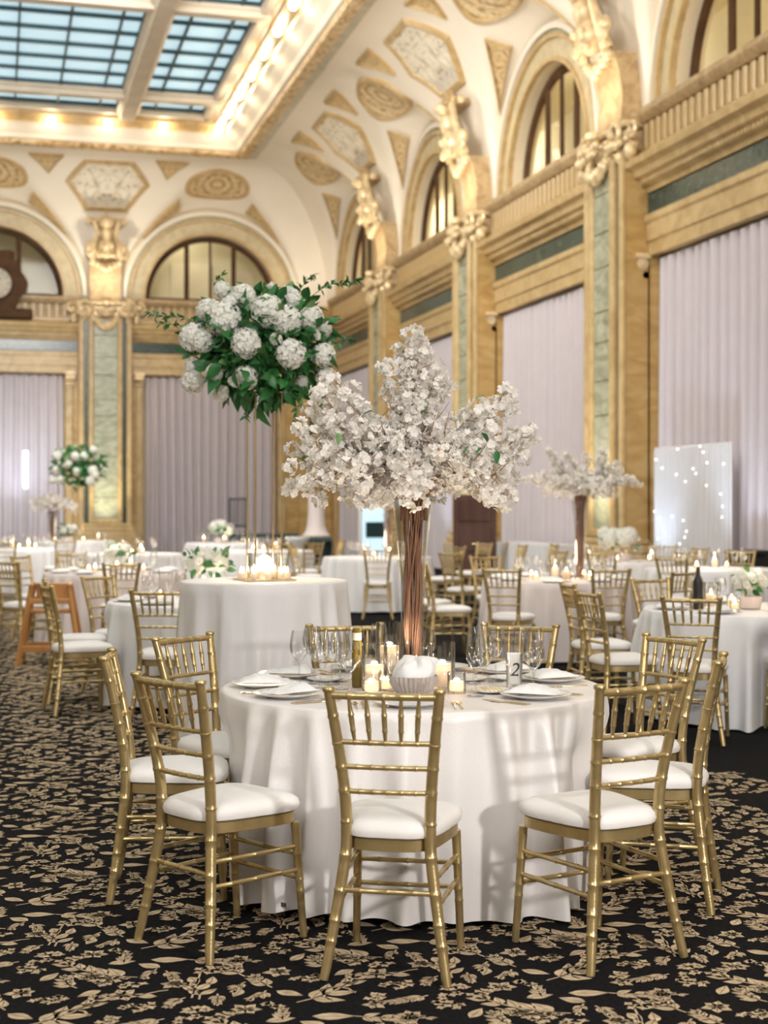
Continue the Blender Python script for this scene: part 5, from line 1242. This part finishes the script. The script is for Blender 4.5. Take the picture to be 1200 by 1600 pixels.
# flower globe and blossom spray on the far left table
gb = at(122, 29.6, TOPZ+.001)
t = thing('flower_stand', 'slim gold rod stand under the far green and white globe', 'stand', tuple(at(122, 30.3, TOPZ+.001)), 0)
for sx in (-1, 1):
    for sy in (-1, 1): obj('rod', MB().tube([(sx*0.1, sy*0.07, 0.008), (sx*0.1, sy*0.07, 1.1)], 0.006, 6), GOLDM, t)
obj('base_plate', MB().bbox((0, 0, 0.005), (0.28, 0.2, 0.008), 0.002), GOLDM, t); obj('top_plate', MB().bbox((0, 0, 1.105), (0.26, 0.18, 0.01), 0.002), GOLDM, t)
gp = at(122, 30.3, TOPZ+1.112); globe(gp, gp+Vector((0, 0, 0.45)), (0.55, 0.5, 0.45), 'green and white flower globe on the far stand near the light tube', 41, [(rnd.uniform(-.45, .45), -.35, rnd.uniform(-.35, .35), rnd.uniform(.7, 1.0)) for _ in range(10)], 150, 8, 1.5, 1.15)
T14 = at(102, 26.0)
blossom_tree(at(82, 30.1, TOPZ+.001), 0.62, tips([(-.4, 0, .1), (.4, 0, .15), (0, 0, .35), (.45, 0, 0), (-.45, 0, .2)], 23, 20, .5, .0, .3, .4), 1.25, 'pale blossom spray under the far green and white globe', 'slim vase under the far green and white globe', False, 25, 7)

# ================================================================ other furniture
# wooden high chair
t = thing('high_chair', 'orange brown wooden child high chair with splayed legs', 'high chair', tuple(at(80, 13.9)), -YAW+radians(8))
for sx in (-1, 1):
    for sy in (-1, 1):
        mb = MB().tube([(sx*0.29, sy*0.24, 0.0), (sx*0.17, sy*0.14, 0.74)], 0.024, 4); obj('leg', mb, HWOOD, t, smooth=0)
    obj('side_bar', MB().bbox((sx*0.275, 0, 0.09), (0.028, 0.46, 0.05), 0.005), HWOOD, t); obj('arm_rest', MB().bbox((sx*0.17, 0, 0.745), (0.035, 0.34, 0.04), 0.008), HWOOD, t)
for sy in (-1, 1):
    obj('cross_bar', MB().bbox((0, sy*0.215, 0.16), (0.52, 0.028, 0.06), 0.005), HWOOD, t)
    obj('cross_bar', MB().bbox((0, sy*0.16, 0.60), (0.38, 0.028, 0.05), 0.005), HWOOD, t)
obj('seat', MB().bbox((0, 0, 0.50), (0.38, 0.30, 0.03), 0.006), HWOOD, t); obj('back_board', MB().bbox((0, 0.15, 0.68), (0.30, 0.025, 0.16), 0.01), HWOOD, t)
# long white side table against the curtain
p = at(838, 26.3); t = thing('side_table', 'long white-clothed side table in front of the pleated curtain', 'table', tuple(p), radians(90))
def skirt(u, v):
    L, w = 2.6, 0.75; per = 2*(L+w); s = u*per
    if s < L: x, y = -L/2+s, -w/2
    elif s < L+w: x, y = L/2, -w/2+(s-L)
    elif s < 2*L+w: x, y = L/2-(s-L-w), w/2
    else: x, y = -L/2, w/2-(s-2*L-w)
    k = 1+0.02*sin(u*170)*(1-v)+0.02*(1-v); return (x*k, y*k, 0.02+0.80*v)
mb = MB().grid(skirt, 240, 6, True); n = 240; mb.f.append(tuple(6*n+j for j in range(n))); obj('cloth', mb, CLOTHW, t, smooth=60)
obj('tabletop', MB().bbox((0, 0, 0.79), (2.5, 0.68, 0.03), 0.005), HWOOD, t)
# dark wooden door standing in the side wall
t = bpy.data.objects.new('door_1', None); COL.objects.link(t); t['kind'] = 'structure'; t.location = (W-0.06, 31.0, 0)
pd0 = at(742, 26.5); t.location = (pd0.x, pd0.y, 0.0); t.rotation_euler = (0, 0, -YAW)
obj('door_leaf', MB().bbox((0, 0, 0.85), (0.78, 0.08, 1.68), 0.01), DOORW, t)
for z0 in (0.12, 0.66, 1.2): obj('door_panel', MB().bbox((0, -0.045, z0+0.22), (0.60, 0.03, 0.42), 0.02), DOORW, t)
obj('handle', MB().tube([(-0.06, -0.09, 0.80), (0.06, -0.09, 0.80)], 0.022, 8), GOLDM, t)
# teal serving furniture and white covered column at the back
p = at(372, 39.0); t = thing('ladder_rack', 'dark teal rack with upright bars at the back curtain', 'rack', tuple(p), -YAW)
for x in (-0.22, 0.22): obj('post', MB().bbox((x, 0, 0.85), (0.05, 0.05, 1.7), 0.005), TEAL, t)
for z in (1.67, 0.95, 0.4): obj('rail', MB().bbox((0, 0, z), (0.46, 0.05, 0.05), 0.005), TEAL, t)
for x in (-0.11, 0, 0.11): obj('bar', MB().bbox((x, 0, 1.3), (0.025, 0.03, 0.74), 0.004), TEAL, t)
for px, D, wd, lb in ((415, 38.0, 1.7, 'dark teal buffet counter beside the upright rack'), (490, 30.0, 0.75, 'dark teal carved table with a white runner by the corner')):
    p = at(px, D); t = thing('console_table', lb, 'table', tuple(p), -YAW); h = 0.72 if px < 450 else 0.80
    obj('top', MB().bbox((0, 0, h), (wd, 0.6, 0.10), 0.02), TEAL, t)
    for sx in (-1, 1): obj('leg', MB().lathe([(0.16, 0.0), (0.17, 0.05), (0.09, 0.15), (0.07, 0.35), (0.13, 0.55), (0.15, h-0.05)], 12, (sx*wd*0.32, 0, 0)), TEAL, t)
p = at(463, 29.8); t = thing('draped_column', 'white draped runner hanging over the carved teal table end', 'cloth', tuple(at(466, 29.4)), -YAW)
obj('cloth', MB().lathe(prof_curve([(0.10, 0.003), (0.09, 0.3), (0.10, 0.6), (0.22, 0.80), (0.24, 0.87)], 4), 16), CLOTHW, t)
p = at(494, 31.5); t = thing('standing_lamp', 'pale flared fabric shade standing on the carved teal table', 'lamp', (p.x, p.y, 0.0), 0)
obj('stem', MB().lathe([(0.12, 0.0), (0.12, 0.03), (0.03, 0.06), (0.03, 0.90)], 12), TEAL, t)
obj('shade', MB().lathe(prof_curve([(0.30, 0.85), (0.22, 0.98), (0.18, 1.25), (0.17, 1.75)], 4), 18), CLOTHB, t)
# lit blue doorway behind the middle far table
p = at(583, 33.2); t = bpy.data.objects.new('door_2', None); COL.objects.link(t); t['kind'] = 'structure'; t.location = (p.x, p.y, 0); t.rotation_euler = (0, 0, -YAW+0.5)
SKYL = glow('daylit doorway glass', (0.55, 0.76, 0.90), 0.75)
obj('door_glass', MB().bbox((0, 0, 1.0), (0.62, 0.03, 1.9), 0.005), SKYL, t)
for x in (-0.33, 0.33): obj('jamb', MB().bbox((x, 0, 1.0), (0.06, 0.08, 2.0), 0.005), CHINA, t)
obj('head', MB().bbox((0, 0, 2.0), (0.72, 0.08, 0.07), 0.005), CHINA, t); obj('lower_panel', MB().bbox((0.05, -0.03, 0.95), (0.5, 0.03, 0.35), 0.005), TEAL, t)
# sheer backdrop with fairy lights
p0, p1 = at(1022, 22.3), at(1139, 20.2); L = (p1-p0).length; t = thing('sheer_backdrop', 'free-standing white sheer backdrop panel strung with tiny lights', 'backdrop', tuple((p0+p1)/2), math.atan2((p1-p0).y, (p1-p0).x))
BH = 2.34
obj('fabric', MB().grid(lambda u, v: (-L/2+L*u, 0.035*sin(u*2*pi*15)*(1.1-0.4*v), 0.02+(BH-0.02)*v), 150, 4), SHEER, t, smooth=180)
for x in (-L/2, L/2): obj('upright_pole', MB().tube([(x, 0.03, 0), (x, 0.03, BH+0.03)], 0.018, 8), CHINA, t)
obj('cross_pole', MB().tube([(-L/2, 0.03, BH+0.01), (L/2, 0.03, BH+0.01)], 0.018, 8), CHINA, t)
fl_ = mesh('fairy_light', MB().ball((0, 0, 0), 0.008, 6, 5), glow('fairy light', (1.0, 0.97, 0.92), 7), 180)
for i in range(26): obj('fairy_light', fl_, None, t, loc=(rnd.uniform(-L/2, L/2)*.96, -0.055, rnd.uniform(0.5, BH)))
# black equipment case, upright light tube, clock
t = thing('equipment_case', 'black flight case standing below the side curtain', 'case', tuple(at(1168, 19.6)), radians(90)); obj('case_body', MB().bbox((0, 0, 0.42), (0.5, 0.4, 0.82), 0.02), BLACK, t); obj('lid', MB().bbox((0, 0, 0.87), (0.52, 0.42, 0.07), 0.02), BLACK, t)
p = at(40, 40.5); t = thing('light_tube', 'upright white light tube on a thin stand before the back curtain', 'lamp', tuple(p))
obj('tube', MB().lathe([(0.05, 1.98), (0.055, 2.0), (0.055, 2.97), (0.05, 2.99)], 12), glow('light tube glow', (0.93, 0.96, 1.0), 9), t); obj('stand', MB().tube([(0, 0, 0.01), (0, 0, 1.99)], 0.02, 8), CHINA, t)
obj('foot', MB().lathe([(0.22, 0), (0.22, 0.02), (0.03, 0.04)], 16), CHINA, t); light('light_tube_light', 'POINT', (p.x, p.y+0.6, 2.5), 170, (0.85, 0.92, 1.0), None, 0.1)
p = Vector((0.06, BY-0.45, 7.95)); t = thing('wall_clock', 'round white clock face in an ornate dark wooden case above the curtain', 'clock', tuple(p))
poly = []
for i in range(48):
    a = 2*pi*i/48; r = 0.86+0.06*cos(6*a)+(0.16 if sin(a) > 0.85 else 0); poly.append((r*cos(a), r*sin(a)))
obj('case', MB().prism(poly, 0.0, 0.4, lambda a, b, d: (a, d, b)), WOODF, t, smooth=30)
obj('plinth', MB().bbox((0, 0.2, -0.85), (2.1, 0.42, 0.30), 0.05), WOODF, t)
fcm = MB(); n = 40; fcm.prism([(0.44*cos(2*pi*i/n), 0.44*sin(2*pi*i/n)) for i in range(n)], -0.04, 0.0, lambda a, b, d: (a, d, b)); fc_ = obj('clock_face', fcm, mat('aged clock enamel', (0.55, 0.51, 0.43), 0.6), t, smooth=30)
mb = MB(); n = 40; mb.tube([(0.47*cos(2*pi*i/n), -0.03, 0.47*sin(2*pi*i/n)) for i in range(n+1)], 0.035, 8); obj('bezel', mb, WOODF, fc_)
for i in range(12):
    a = pi/6*i; obj('hour_mark', MB().tube([(0.33*cos(a), -0.045, 0.33*sin(a)), (0.40*cos(a), -0.045, 0.40*sin(a))], 0.012, 5), BLACK, fc_)
obj('hour_hand', MB().tube([(0, -0.05, 0), (0.13, -0.05, 0.15)], 0.016, 5), BLACK, fc_); obj('minute_hand', MB().tube([(0, -0.055, 0), (-0.02, -0.055, -0.32)], 0.012, 5), BLACK, fc_)
